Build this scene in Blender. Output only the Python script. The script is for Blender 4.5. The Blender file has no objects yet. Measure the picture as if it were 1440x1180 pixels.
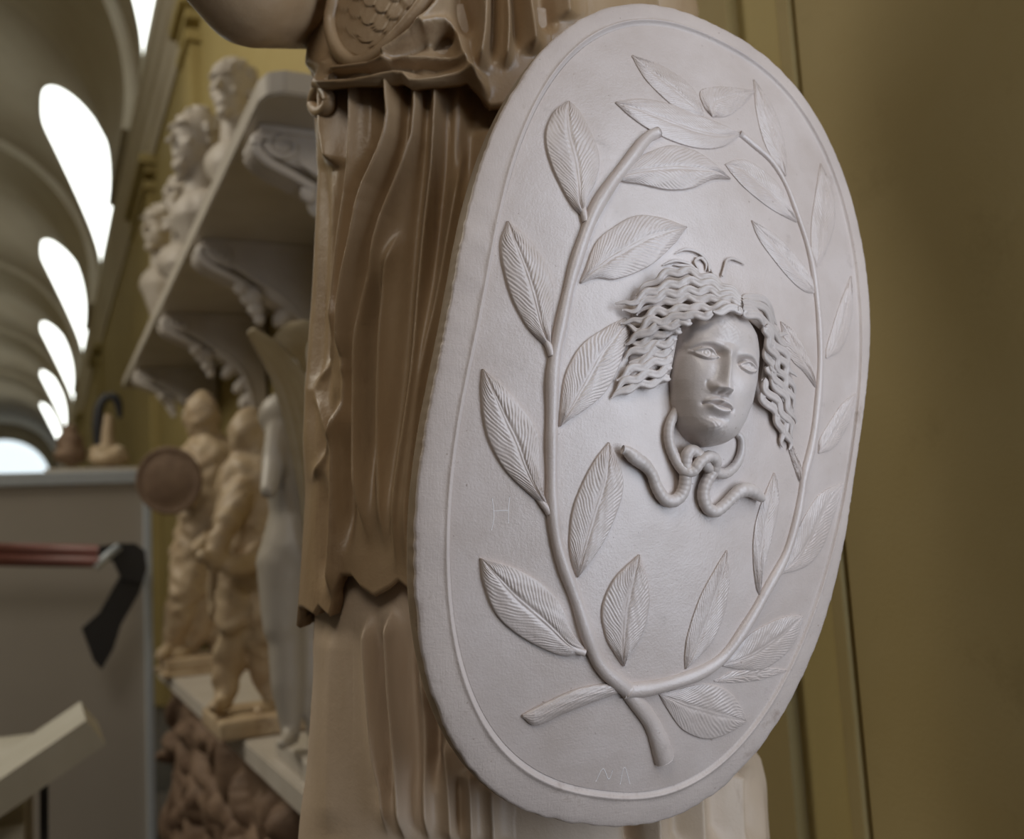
import bpy, bmesh, math, random
import numpy as np
from mathutils import Vector, Matrix
S = bpy.context.scene
COL = S.collection
random.seed(7); RNG = np.random.default_rng(11)
EYE = np.array([0, 0, 1.6])

# ------------------------------------------------------------------ camera
FPX = 1400.0
YAW, PIT, ROL = math.atan(670 / 1400), math.atan(0.117), -0.057
fw = np.array([math.sin(YAW) * math.cos(PIT), math.cos(YAW) * math.cos(PIT), math.sin(PIT)])
rt = np.array([math.cos(YAW), -math.sin(YAW), 0.0]); up = np.cross(rt, fw)
c_, s_ = math.cos(ROL), math.sin(ROL)
rt, up = c_ * rt + s_ * up, -s_ * rt + c_ * up
cam = bpy.data.cameras.new('camera'); co = bpy.data.objects.new('camera', cam); COL.objects.link(co)
cam.sensor_width = 36.0; cam.lens = 36.0 * FPX / 1440
M = Matrix.Identity(4)
for i in range(3):
    M[i][0], M[i][1], M[i][2], M[i][3] = rt[i], up[i], -fw[i], EYE[i]
co.matrix_world = M
cam.clip_start = 0.02; cam.clip_end = 300
cam.dof.use_dof = True; cam.dof.focus_distance = 1.0; cam.dof.aperture_fstop = 3.9
S.camera = co

# ------------------------------------------------------------------ world, lights, exposure
S.view_settings.view_transform = 'Standard'; S.view_settings.look = 'None'
S.view_settings.exposure = 0.0; S.view_settings.gamma = 1.0
S.view_settings.use_curve_mapping = False
W = bpy.data.worlds.new('world'); S.world = W; W.use_nodes = True
bg = W.node_tree.nodes['Background']; bg.inputs[1].default_value = 0.075
_N, _L = W.node_tree.nodes, W.node_tree.links   # dim interior surroundings: brighter vault above, dark floor below
_tc = _N.new('ShaderNodeTexCoord'); _sx = _N.new('ShaderNodeSeparateXYZ'); _L.new(_tc.outputs['Generated'], _sx.inputs[0])
_mr = _N.new('ShaderNodeMapRange'); _mr.inputs[1].default_value = -.25; _mr.inputs[2].default_value = .6; _L.new(_sx.outputs[2], _mr.inputs[0])
_cr = _N.new('ShaderNodeValToRGB'); _cr.color_ramp.elements[0].color = (.08, .06, .04, 1); _cr.color_ramp.elements[1].color = (1.0, .92, .80, 1)
_L.new(_mr.outputs[0], _cr.inputs[0]); _L.new(_cr.outputs[0], bg.inputs[0])

def area(name, loc, target, sx, sy, power, color):
    l = bpy.data.lights.new(name, 'AREA'); l.shape = 'RECTANGLE'; l.size = sx; l.size_y = sy
    l.energy = power; l.color = color
    o = bpy.data.objects.new(name, l); COL.objects.link(o); o.location = loc
    o.rotation_euler = (Vector(target) - Vector(loc)).to_track_quat('-Z', 'Y').to_euler()
    return o
# daylight from the tall window bays of the right-hand wall behind the camera and the gallery's other windows; plus an added fill for the robe
area('daylight_near_window', (1.15, -0.42, 1.92), (0.6, 0.85, 1.72), 0.7, 2.0, 24.0, (0.76, 0.85, 1.0))
area('robe_fill', (-1.3, -1.6, 4.6), (0.4, 1.1, 1.6), 1.4, 1.4, 36, (1.0, 0.92, 0.82))  # added lamp high on the left, brightens the robe
area('daylight_gallery_window', (-3.5, 5.0, 6.5), (1.0, 4.6, 2.0), 2.2, 3.0, 190, (1.0, 0.93, 0.80))

# ------------------------------------------------------------------ pixel -> place helpers
def rays(px):
    px = np.atleast_2d(np.asarray(px, float))
    return (px[:, :1] - 720) / FPX * rt - (px[:, 1:2] - 590) / FPX * up + fw
def at(x, y, X=None, Y=None):
    d = rays((x, y))[0]
    return EYE + d * ((X / d[0]) if X is not None else (Y / d[1]))
def proj(P):
    P = np.asarray(P, float) - EYE; z = P @ fw
    return np.stack([720 + FPX * (P @ rt) / z, 590 - FPX * (P @ up) / z], -1)

# ------------------------------------------------------------------ object helpers
def put(name, me, mat, parent=None, label=None):
    me.name = name
    o = bpy.data.objects.new(name, me); COL.objects.link(o)
    if mat is not None: me.materials.append(mat)
    if parent is not None: o.parent = parent
    if label: o['label'] = label
    return o
def tag(o, label, cat, group=None, kind=None):
    o['label'] = label; o['category'] = cat
    if group: o['group'] = group
    if kind: o['kind'] = kind
    return o
def thing(name, loc, label, cat, group=None, rz=0.0):
    o = bpy.data.objects.new(name, None); COL.objects.link(o); o.location = loc; o.rotation_euler = (0, 0, rz)
    o.empty_display_size = 0.05
    return tag(o, label, cat, group)
def struct(o): o['kind'] = 'structure'; return o
def mesh(V, F, smooth=True, off=None):
    V = np.asarray(V, float)
    if off is not None: V = V - np.asarray(off, float)
    me = bpy.data.meshes.new('m'); me.from_pydata(V.tolist(), [], [list(map(int, f)) for f in F]); me.update()
    if smooth: me.polygons.foreach_set('use_smooth', [True] * len(me.polygons))
    return me
def grid_faces(n, m, cu=False, cv=False, base=0):
    i = np.arange(n if cu else n - 1)[:, None]; j = np.arange(m if cv else m - 1)[None, :]
    i2 = (i + 1) % n; j2 = (j + 1) % m
    return (np.stack([i * m + j, i2 * m + j, i2 * m + j2, i * m + j2], -1).reshape(-1, 4) + base).tolist()
def fixn(me):
    b = bmesh.new(); b.from_mesh(me); bmesh.ops.recalc_face_normals(b, faces=b.faces); b.to_mesh(me); b.free(); return me
def box_vf(x0, x1, y0, y1, z0, z1, bev=0.0):
    b = bmesh.new(); bmesh.ops.create_cube(b, size=1)
    for v in b.verts:
        v.co = Vector((x0 + (v.co.x + .5) * (x1 - x0), y0 + (v.co.y + .5) * (y1 - y0), z0 + (v.co.z + .5) * (z1 - z0)))
    if bev: bmesh.ops.bevel(b, geom=list(b.edges), offset=bev, segments=2, affect='EDGES', profile=.6)
    V = [tuple(v.co) for v in b.verts]; b.verts.index_update()
    F = [[v.index for v in f.verts] for f in b.faces]; b.free(); return V, F
def boxes(lst, bev=0.0, off=None, smooth=False):
    V, F = [], []
    for q in lst:
        v, f = box_vf(*q, bev=bev); F += [[k + len(V) for k in ff] for ff in f]; V += v
    return mesh(V, F, smooth, off)
def prism(poly, w0, w1, plane='xz', off=None, bev=0.0):
    """closed 2-D outline extruded along the remaining axis"""
    b = bmesh.new()
    mk = {'xz': lambda p, w: (p[0], w, p[1]), 'xy': lambda p, w: (p[0], p[1], w), 'yz': lambda p, w: (w, p[0], p[1])}[plane]
    A = [b.verts.new(mk(p, w0)) for p in poly]; B = [b.verts.new(mk(p, w1)) for p in poly]
    b.faces.new(A); b.faces.new(B[::-1])
    n = len(poly)
    for i in range(n): b.faces.new((A[i], A[(i + 1) % n], B[(i + 1) % n], B[i]))
    bmesh.ops.recalc_face_normals(b, faces=b.faces)
    if bev: bmesh.ops.bevel(b, geom=[e for e in b.edges if e.calc_face_angle(0) > .5], offset=bev, segments=2, affect='EDGES')
    if off is not None: bmesh.ops.translate(b, verts=b.verts, vec=-Vector(off))
    me = bpy.data.meshes.new('m'); b.to_mesh(me); b.free(); return me
def resample(P, n):
    P = np.asarray(P, float); 
    # Catmull-Rom through the points, then even spacing
    Q = np.vstack([2 * P[0] - P[1], P, 2 * P[-1] - P[-2]]); out = []
    for i in range(1, len(Q) - 2):
        t = np.linspace(0, 1, 16, endpoint=False)[:, None]
        a, b, c, d = Q[i - 1], Q[i], Q[i + 1], Q[i + 2]
        out.append(.5 * (2 * b + (c - a) * t + (2 * a - 5 * b + 4 * c - d) * t ** 2 + (3 * b - a - 3 * c + d) * t ** 3))
    out = np.vstack(out + [P[-1:]])
    s = np.r_[0, np.cumsum(np.linalg.norm(np.diff(out, axis=0), axis=1))]
    k = np.linspace(0, s[-1], n)
    return np.stack([np.interp(k, s, out[:, j]) for j in range(P.shape[1])], -1)
def tube_vf(P, R, seg=14, nrm=None, flat=1.0):
    """swept round bar through P with radii R; nrm = direction of the flattened axis"""
    P = np.asarray(P, float); n = len(P); R = np.broadcast_to(np.asarray(R, float), (n,))
    T = np.gradient(P, axis=0); T /= np.linalg.norm(T, axis=1)[:, None] + 1e-12
    ref = np.array([0, 0, 1.]) if nrm is None else np.asarray(nrm, float)
    if nrm is None and abs(T[0] @ ref) > .9: ref = np.array([1., 0, 0])
    A = np.cross(T, ref); A /= np.linalg.norm(A, axis=1)[:, None] + 1e-12; B = np.cross(A, T)
    a = np.linspace(0, 2 * np.pi, seg, endpoint=False)
    V = P[:, None] + R[:, None, None] * (np.cos(a)[None, :, None] * A[:, None] + flat * np.sin(a)[None, :, None] * B[:, None])
    V = V.reshape(-1, 3); F = grid_faces(n, seg, cv=True)
    F += [list(range(seg))[::-1], [(n - 1) * seg + k for k in range(seg)]]
    return V, F
def capsule_vf(p0, p1, r0, r1, seg=14):
    p0, p1 = np.asarray(p0, float), np.asarray(p1, float); d = p1 - p0; L = np.linalg.norm(d)
    if L < 1e-6: d = np.array([0, 0, 1.]); L = 1e-6
    d = d / max(L, 1e-9)
    if np.linalg.norm(d) < .5: d = np.array([0, 0, 1.])
    a = np.linspace(-np.pi / 2, 0, 6); b = np.linspace(0, np.pi / 2, 6)
    z = np.r_[np.sin(a) * r0, L + np.sin(b) * r1]; r = np.r_[np.cos(a) * r0, np.cos(b) * r1] + 1e-5
    return tube_vf(p0 + z[:, None] * d, r, seg)
def ell_vf(c, r, rot=None, seg=18):
    b = bmesh.new(); bmesh.ops.create_uvsphere(b, u_segments=seg, v_segments=seg // 2 + 3, radius=1)
    V = np.array([v.co[:] for v in b.verts]) * np.asarray(r); b.verts.index_update()
    F = [[v.index for v in f.verts] for f in b.faces]; b.free()
    if rot is not None:
        R = np.array(Matrix.Rotation(rot[0], 3, 'X') @ Matrix.Identity(3)); Rz = np.array(Matrix.Rotation(rot[2], 3, 'Z'))
        Ry = np.array(Matrix.Rotation(rot[1], 3, 'Y')); V = V @ (Rz @ Ry @ R).T
    return V + np.asarray(c), F
def merge(parts, off=None, smooth=True):
    V, F = [], []
    n = 0
    for v, f in parts:
        v = np.asarray(v); V.append(v); F += [[k + n for k in ff] for ff in f]; n += len(v)
    return mesh(np.vstack(V), F, smooth, off)
def sculpt(parts, voxel, smooth=6, off=None, rough=0.0, rscale=30.0):
    """union of the solids into one continuous carved surface"""
    me = merge(parts, off); o = bpy.data.objects.new('tmp', me); COL.objects.link(o)
    r = o.modifiers.new('r', 'REMESH'); r.mode = 'VOXEL'; r.voxel_size = voxel; r.use_smooth_shade = True
    if smooth:
        s = o.modifiers.new('s', 'SMOOTH'); s.iterations = smooth; s.factor = .5
    dg = bpy.context.evaluated_depsgraph_get(); out = bpy.data.meshes.new_from_object(o.evaluated_get(dg))
    bpy.data.objects.remove(o); bpy.data.meshes.remove(me)
    if rough:
        n = len(out.vertices); V = np.empty(n * 3); out.vertices.foreach_get('co', V); V = V.reshape(-1, 3)
        N = np.array([v.normal[:] for v in out.vertices])
        h = np.sin(V[:, 0] * rscale + 1.3 * np.sin(V[:, 2] * rscale * .7)) * np.sin(V[:, 2] * rscale * 1.1 + np.sin(V[:, 1] * rscale)) * np.cos(V[:, 1] * rscale * .9)
        V = V + N * (h * rough)[:, None]; out.vertices.foreach_set('co', V.ravel()); out.update()
    out.materials.clear()
    out.polygons.foreach_set('use_smooth', [True] * len(out.polygons))
    return out

# ------------------------------------------------------------------ materials
def mat(name, base, rough=.55, var=None, vscale=4.0, vlo=.35, vhi=.7, stain=None, sscale=9.0, slo=.58, shi=.75,
        bump=0.0, bscale=60.0, bump2=0.0, b2scale=400.0, spec=.5, streak=False, emit=None, estr=0.0, speck=None, scratch=0.0, rvar=0.0):
    m = bpy.data.materials.new(name); m.use_nodes = True; nt = m.node_tree; N = nt.nodes; L = nt.links
    bs = N['Principled BSDF']; bs.inputs['Base Color'].default_value = (*base, 1); bs.inputs['Roughness'].default_value = rough
    bs.inputs['Specular IOR Level'].default_value = spec
    tc = N.new('ShaderNodeTexCoord'); src = tc.outputs['Object']
    if streak:
        mp = N.new('ShaderNodeMapping'); mp.inputs['Scale'].default_value = (1, 1, .22); L.new(src, mp.inputs[0]); ssrc = mp.outputs[0]
    else: ssrc = src
    col = None
    def noise(scale, det=6, s=None, r=.6):
        n = N.new('ShaderNodeTexNoise'); n.inputs['Scale'].default_value = scale; n.inputs['Detail'].default_value = det
        n.inputs['Roughness'].default_value = r; L.new(s or src, n.inputs['Vector']); return n.outputs['Fac']
    def ramp(f, lo, hi):
        r = N.new('ShaderNodeValToRGB'); r.color_ramp.elements[0].position = lo; r.color_ramp.elements[1].position = hi
        L.new(f, r.inputs[0]); return r.outputs[0]
    def mix(fac, a, b):
        x = N.new('ShaderNodeMix'); x.data_type = 'RGBA'; L.new(fac, x.inputs[0])
        for sock, val in ((x.inputs[6], a), (x.inputs[7], b)):
            if isinstance(val, tuple): sock.default_value = (*val, 1)
            else: L.new(val, sock)
        return x.outputs[2]
    if var: col = mix(ramp(noise(vscale, s=ssrc), vlo, vhi), tuple(base), tuple(var))
    if stain: col = mix(ramp(noise(sscale, 9, s=ssrc, r=.7), slo, shi), col if col is not None else tuple(base), tuple(stain))
    if speck:
        col = mix(ramp(noise(170, 3), .70, .77), col if col is not None else tuple(base), tuple(speck))
        col = mix(ramp(noise(60, 8, r=.75), .71, .78), col, tuple(speck))
    if col is not None: L.new(col, bs.inputs['Base Color'])
    if rvar:
        q = N.new('ShaderNodeMapRange'); q.inputs[3].default_value = rough - rvar; q.inputs[4].default_value = rough + rvar
        L.new(noise(11, 7), q.inputs[0]); L.new(q.outputs[0], bs.inputs['Roughness'])
    prev = None
    if scratch:
        for rotv, scl in (((0, .55, 0), (60, 200, 520)), ((0, -.15, 0), (620, 200, 40))):
            mp = N.new('ShaderNodeMapping'); mp.inputs['Scale'].default_value = scl; mp.inputs['Rotation'].default_value = rotv; L.new(src, mp.inputs[0])
            b = N.new('ShaderNodeBump'); b.inputs['Distance'].default_value = scratch; b.inputs['Strength'].default_value = 1.0
            L.new(noise(1.0, 3, mp.outputs[0]), b.inputs['Height'])
            if prev is not None: L.new(prev, b.inputs['Normal'])
            prev = b.outputs[0]
    for st, sc in ((bump, bscale), (bump2, b2scale)):
        if st:
            b = N.new('ShaderNodeBump'); b.inputs['Strength'].default_value = 1.0; b.inputs['Distance'].default_value = st
            L.new(noise(sc, 5), b.inputs['Height'])
            if prev is not None: L.new(prev, b.inputs['Normal'])
            prev = b.outputs[0]
    if prev is not None: L.new(prev, bs.inputs['Normal'])
    if emit: bs.inputs['Emission Color'].default_value = (*emit, 1); bs.inputs['Emission Strength'].default_value = estr
    return m
M_shield = mat('shield_marble', (.60, .515, .465), .33, speck=(.34, .26, .215), scratch=.00006, rvar=.10, var=(.50, .415, .36), vscale=10, stain=(.40, .33, .29), sscale=22, slo=.62, shi=.80,
               bump=.0006, bscale=45, bump2=.00038, b2scale=420, spec=.75)
M_rim = mat('shield_rim_marble', (.58, .49, .43), .45, speck=(.26, .19, .14), scratch=.0002, var=(.50, .42, .37), vscale=9, stain=(.33, .25, .20), sscale=26, slo=.60, shi=.78,
            bump=.0007, bscale=60, bump2=.0003, b2scale=420, spec=.4)
M_edge = mat('brown_shield_edge', (.27, .195, .125), .6, var=(.20, .14, .085), vscale=9, stain=(.12, .08, .05), sscale=24, bump=.0006, bscale=60)  # side of the slab, darker and browner than the rim
M_face = mat('gorgon_marble', (.60, .525, .48), .32, speck=(.32, .24, .18), rvar=.08, var=(.50, .43, .38), vscale=16, stain=(.38, .30, .24), sscale=40, slo=.6, shi=.8,
             bump=.0004, bscale=90, bump2=.0002, b2scale=500, spec=.5)
M_robe = mat('stained_marble_robe', (.46, .33, .20), .36, var=(.30, .19, .095), vscale=6, stain=(.22, .13, .07), sscale=16, slo=.58, shi=.80,
             bump=.0009, bscale=45, bump2=.0003, b2scale=300, streak=True, spec=.5)
M_skirt = mat('stained_marble_skirt', (.62, .49, .37), .45, var=(.48, .36, .24), vscale=6, stain=(.30, .19, .11), sscale=18, slo=.60, shi=.80,
              bump=.0006, bscale=60, bump2=.00025, b2scale=300, streak=True, spec=.4)
M_white = mat('white_marble', (.52, .47, .41), .55, var=(.43, .375, .31), vscale=6, stain=(.38, .32, .26), sscale=12, bump=.002, bscale=30)
M_brk = mat('whitewashed_carved_stone', (.70, .65, .60), .55, var=(.62, .56, .50), vscale=6, bump=.002, bscale=30)
M_tan = mat('honey_marble', (.55, .43, .28), .5, var=(.42, .30, .18), vscale=9, stain=(.24, .16, .09), sscale=14, bump=.003, bscale=40)
M_cool = mat('pale_cool_marble', (.47, .43, .37), .42, var=(.42, .37, .30), vscale=4, stain=(.42, .36, .28), sscale=8)
M_wing = mat('olive_brown_stone_wing', (.36, .30, .20), .6, var=(.28, .22, .13), vscale=10, bump=.004, bscale=50)  # wing stone is olive brown, darker than the figure's body
M_relief = mat('brown_stone_relief', (.25, .165, .105), .7, var=(.15, .09, .055), vscale=8, stain=(.12, .07, .04), sscale=14, bump=.004, bscale=40)
M_slab = mat('grey_stone_slab', (.58, .53, .46), .5, var=(.50, .45, .38), vscale=5)
M_ochre = mat('ochre_painted_plaster', (.42, .335, .135), .75, var=(.37, .285, .105), vscale=1.2, stain=(.32, .25, .09), sscale=5, bump=.0008, bscale=70)
M_panel = mat('olive_wall_panel', (.34, .265, .115), .75, var=(.31, .235, .09), vscale=2.2, stain=(.27, .205, .08), sscale=6, bump=.0005, bscale=120)
M_cream = mat('cream_plaster', (.62, .55, .34), .8, var=(.52, .45, .26), vscale=.9)
M_vault = mat('grey_brown_vault_plaster', (.52, .46, .36), .85, var=(.44, .37, .27), vscale=.7, stain=(.36, .30, .21), sscale=2)
M_rib = mat('pale_rib_plaster', (.60, .54, .43), .85, var=(.50, .43, .32), vscale=.8)
M_jamb = mat('white_plaster', (.80, .78, .68), .8)
M_floor = mat('worn_stone_floor', (.07, .058, .046), .6, var=(.05, .042, .034), vscale=2)
M_part = mat('greige_partition_board', (.46, .42, .36), .6, var=(.43, .39, .33), vscale=1.5)
M_alu = mat('brushed_aluminium', (.50, .54, .57), .4, var=(.45, .49, .52), vscale=30)
M_red = mat('red_brown_rail', (.20, .075, .06), .5, var=(.17, .065, .05), vscale=8)
M_black = mat('matt_black_metal', (.022, .022, .026), .55, var=(.03, .03, .034), vscale=10)
M_lect = mat('off_white_board', (.52, .49, .40), .5, var=(.62, .59, .51), vscale=3)
M_sky = mat('daylit_window_glass', (.8, .8, .8), .3, emit=(.96, 1.0, .94), estr=3.2)

# ================================================================== SHIELD
SP = dict(px=(982.6618, 541.9361), dist=1.05, yaw=.0043, tilt=-.041, roll=-.2433, a=.2704, b=.4524, n=2.5312, k=.5454, m=.34)
sn = np.array([math.sin(SP['yaw']) * math.cos(SP['tilt']), -math.cos(SP['yaw']) * math.cos(SP['tilt']), math.sin(SP['tilt'])])
su = np.cross([0, 0, 1], sn); su /= np.linalg.norm(su); sv = np.cross(sn, su)
c_, s_ = math.cos(SP['roll']), math.sin(SP['roll']); su, sv = c_ * su + s_ * sv, -s_ * su + c_ * sv
SC = rays(SP['px'])[0]; SC = EYE + SC / np.linalg.norm(SC) * SP['dist']
SK, SM = SP['k'], SP['m']
def surf(u, v, h=0.0):
    u = np.asarray(u, float); v = np.asarray(v, float)
    hh = h - SK * u ** 2 - SM * v ** 2
    return SC + u[..., None] * su + v[..., None] * sv + np.asarray(hh)[..., None] * sn
def on_shield(px, h=0.0):
    """(u, v) of image points on the shield's domed face, h metres proud of it"""
    px = np.asarray(px, float); sh = px.shape[:-1]; d = rays(px.reshape(-1, 2)); h = np.broadcast_to(np.asarray(h, float), sh).reshape(-1)
    o = (EYE - SC)[None] - h[:, None] * sn
    du, dv, dn = d @ su, d @ sv, d @ sn; ou, ov, on = o @ su, o @ sv, o @ sn
    a = SK * du ** 2 + SM * dv ** 2; b = dn + 2 * SK * ou * du + 2 * SM * ov * dv; c = on + SK * ou ** 2 + SM * ov ** 2
    t = (-b - np.sqrt(np.maximum(b * b - 4 * a * c, 0))) / (2 * a)
    return (ou + t * du).reshape(sh), (ov + t * dv).reshape(sh)
FO = [0.9986, -0.0096, -0.0033, -0.006, 0.0005, -0.0055, 0.0069, -0.0046, 0.0028, -0.0019, 0.0018, -0.0048, 0.0009]
FI = [0.9199, 0.0079, 0.0065, -0.0167, 0.0007, 0.0032, 0.0048, 0.0047, 0.0042, 0.0008, -0.0015, -0.0019, 0.0003]
def edge_r(t, F):
    base = (np.abs(np.cos(t) / SP['a']) ** SP['n'] + np.abs(np.sin(t) / SP['b']) ** SP['n']) ** (-1 / SP['n'])
    k = np.full_like(t, F[0]); j = 1
    for i in range(1, len(F), 2):
        k += F[i] * np.cos(j * t) + F[i + 1] * np.sin(j * t); j += 1
    return base * k
sh_base = SC + sn * -.06
shield = thing('shield', tuple(sh_base), 'large oval white marble shield carved with laurel branches and a gorgon head', 'shield')
def spart(name, V, F, m=None, parent=None, smooth=True, label=None):
    return put(name, mesh(V, F, smooth, sh_base), m or M_shield, parent or shield, label)
NT = 720
tt = np.linspace(0, 2 * np.pi, NT, endpoint=False)
ro, ri = edge_r(tt, FO), edge_r(tt, FI)
def noise1(n, scale, amp, seed):
    r = np.random.default_rng(seed).normal(size=n); k = np.exp(-.5 * (np.arange(-40, 41) / scale) ** 2); k /= np.sqrt((k ** 2).sum())
    return np.convolve(np.r_[r[-40:], r, r[:40]], k, 'valid') * amp
chip = np.abs(noise1(NT, 1.3, .0009, 1)) + np.maximum(noise1(NT, 5, 1, 2) - 1.4, 0) * .0022
REC = .0022     # the field lies this much below the rim band
prof = [  # (fraction across the rim, height, chip weight)
    (-.30, -REC - .002, 0), (-.17, -REC - .0005, 0), (-.13, -REC - .0001, 0), (-.06, -.0002, 0), (-.02, .0012, 0), (.01, .0016, 0), (.04, .0012, 0), (.08, .0003, 0), (.13, .0001, 0), (.24, .0002, 0), (.5, .0003, 0),
    (.75, 0, 0), (.90, -.0004, .15), (.965, -.0010, .6), (1.0, -.0032, 1.0), (1.003, -.008, .6), (.985, -.018, .2), (.93, -.027, 0), (.70, -.034, 0), (.3, -.038, 0), (-.3, -.038, 0)]
Vr = []
for f, h, cw in prof:
    rr = ri + (ro - ri) * f - chip * cw
    hh = h - chip * cw * .5 + (noise1(NT, 3, .00022, 5) if .1 < f < .95 else 0)
    Vr.append(surf(rr * np.cos(tt), rr * np.sin(tt), hh))
Vr = np.stack(Vr, 0); ke = [i for i, q in enumerate(prof) if q[0] == 1.0][0]
spart('rim', Vr[:ke + 1].reshape(-1, 3), grid_faces(ke + 1, NT, cv=True), M_rim, label='plain flat rim band with chipped outer edge')
spart('side_wall', Vr[ke:].reshape(-1, 3), grid_faces(len(prof) - ke, NT, cv=True), M_edge, label='brown side of the slab')
fr = np.r_[np.linspace(0.004, 1.0, 70) * .985]
Vf = np.stack([surf(ri * f * np.cos(tt), ri * f * np.sin(tt), -REC + 0 * tt) for f in fr], 0)
Vb = np.stack([surf(ri * f * np.cos(tt), ri * f * np.sin(tt), -.037 + 0 * tt) for f in fr[::-3]], 0)
n1 = len(fr); nb = len(Vb)
spart('field', np.vstack([Vf.reshape(-1, 3), Vb.reshape(-1, 3)]), grid_faces(n1, NT, cv=True) + grid_faces(nb, NT, cv=True, base=n1 * NT) + [list(range(NT))[::-1]], M_shield,
      label='smooth domed field inside the rim')

def leaf(left, right, h=.0045, veins=22, mid=.5, vein=.0010, smooth_rib=False, name='leaf'):
    """left / right = outline from stalk to tip, as seen on the shield"""
    n, m = 150, 57
    Lp, Rp = resample(left, n), resample(right, n)
    w = np.linspace(-1, 1, m); s = np.linspace(0, 1, n)[:, None]; W_ = w[None, :]
    t = np.where(W_ < 0, (W_ + 1) * mid, mid + W_ * (1 - mid))
    px = Lp[:, None] * (1 - t[..., None]) + Rp[:, None] * t[..., None]
    aw = np.abs(W_)
    taper = np.clip(np.minimum(s / .10, (1 - s) / .12), 0, 1) ** .6
    dome = .45 + .55 * (1 - aw ** 2.2) ** .8
    groove = -.34 * np.exp(-(aw / .13) ** 2)
    rib = .30 * np.exp(-(aw / .045) ** 2) * (1 - .6 * s)
    if smooth_rib: groove = groove * 0; rib = rib * .4
    H = h * (dome + groove + rib) * (.35 + .65 * taper)
    p1, p2, p3 = _lrng.uniform(0, 6.28, 3)
    ph = 1.15 * veins * (s - .30 * aw * (1 - .3 * s)) + .22 * np.sin(9 * s + 4 * W_ + p1) + .14 * np.sin(23 * s - 3 * W_ + p2) + .2 * (W_ < 0) + .12 * np.sin(41 * s + p3)
    saw = (ph % 1.0); stri = np.where(saw < .72, saw / .72, (1 - saw) / .28) - .5; stri = stri * (1 + .35 * np.sin(17 * s + 6 * W_ + p2))
    H = H + vein * stri * np.clip((aw - .07) / .08, 0, 1) * np.clip((1.0 - aw) / .10, .25, 1) * taper
    H = H + .0002 * np.sin(31 * s + 5 * W_) * np.sin(13 * W_ + 7 * s)
    # let the rim of the leaf stand nearly sheer above the field
    H = H * (1.08 if h > .0043 else .80)
    u, v = on_shield(px, H * .5 - REC)
    top = surf(u, v, H - REC)
    lo = surf(u, v, -REC - .001 + 0 * H)
    P = np.concatenate([lo[:, :1], top, lo[:, -1:]], 1)
    endc = lo[-1:, :]; P = np.concatenate([np.concatenate([lo[:1, :1], lo[:1], lo[:1, -1:]], 1), P, np.concatenate([lo[-1:, :1], lo[-1:], lo[-1:, -1:]], 1)], 0)
    return spart(name, P.reshape(-1, 3), grid_faces(n + 2, m + 2), M_shield)
_lrng = np.random.default_rng(21)
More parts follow.
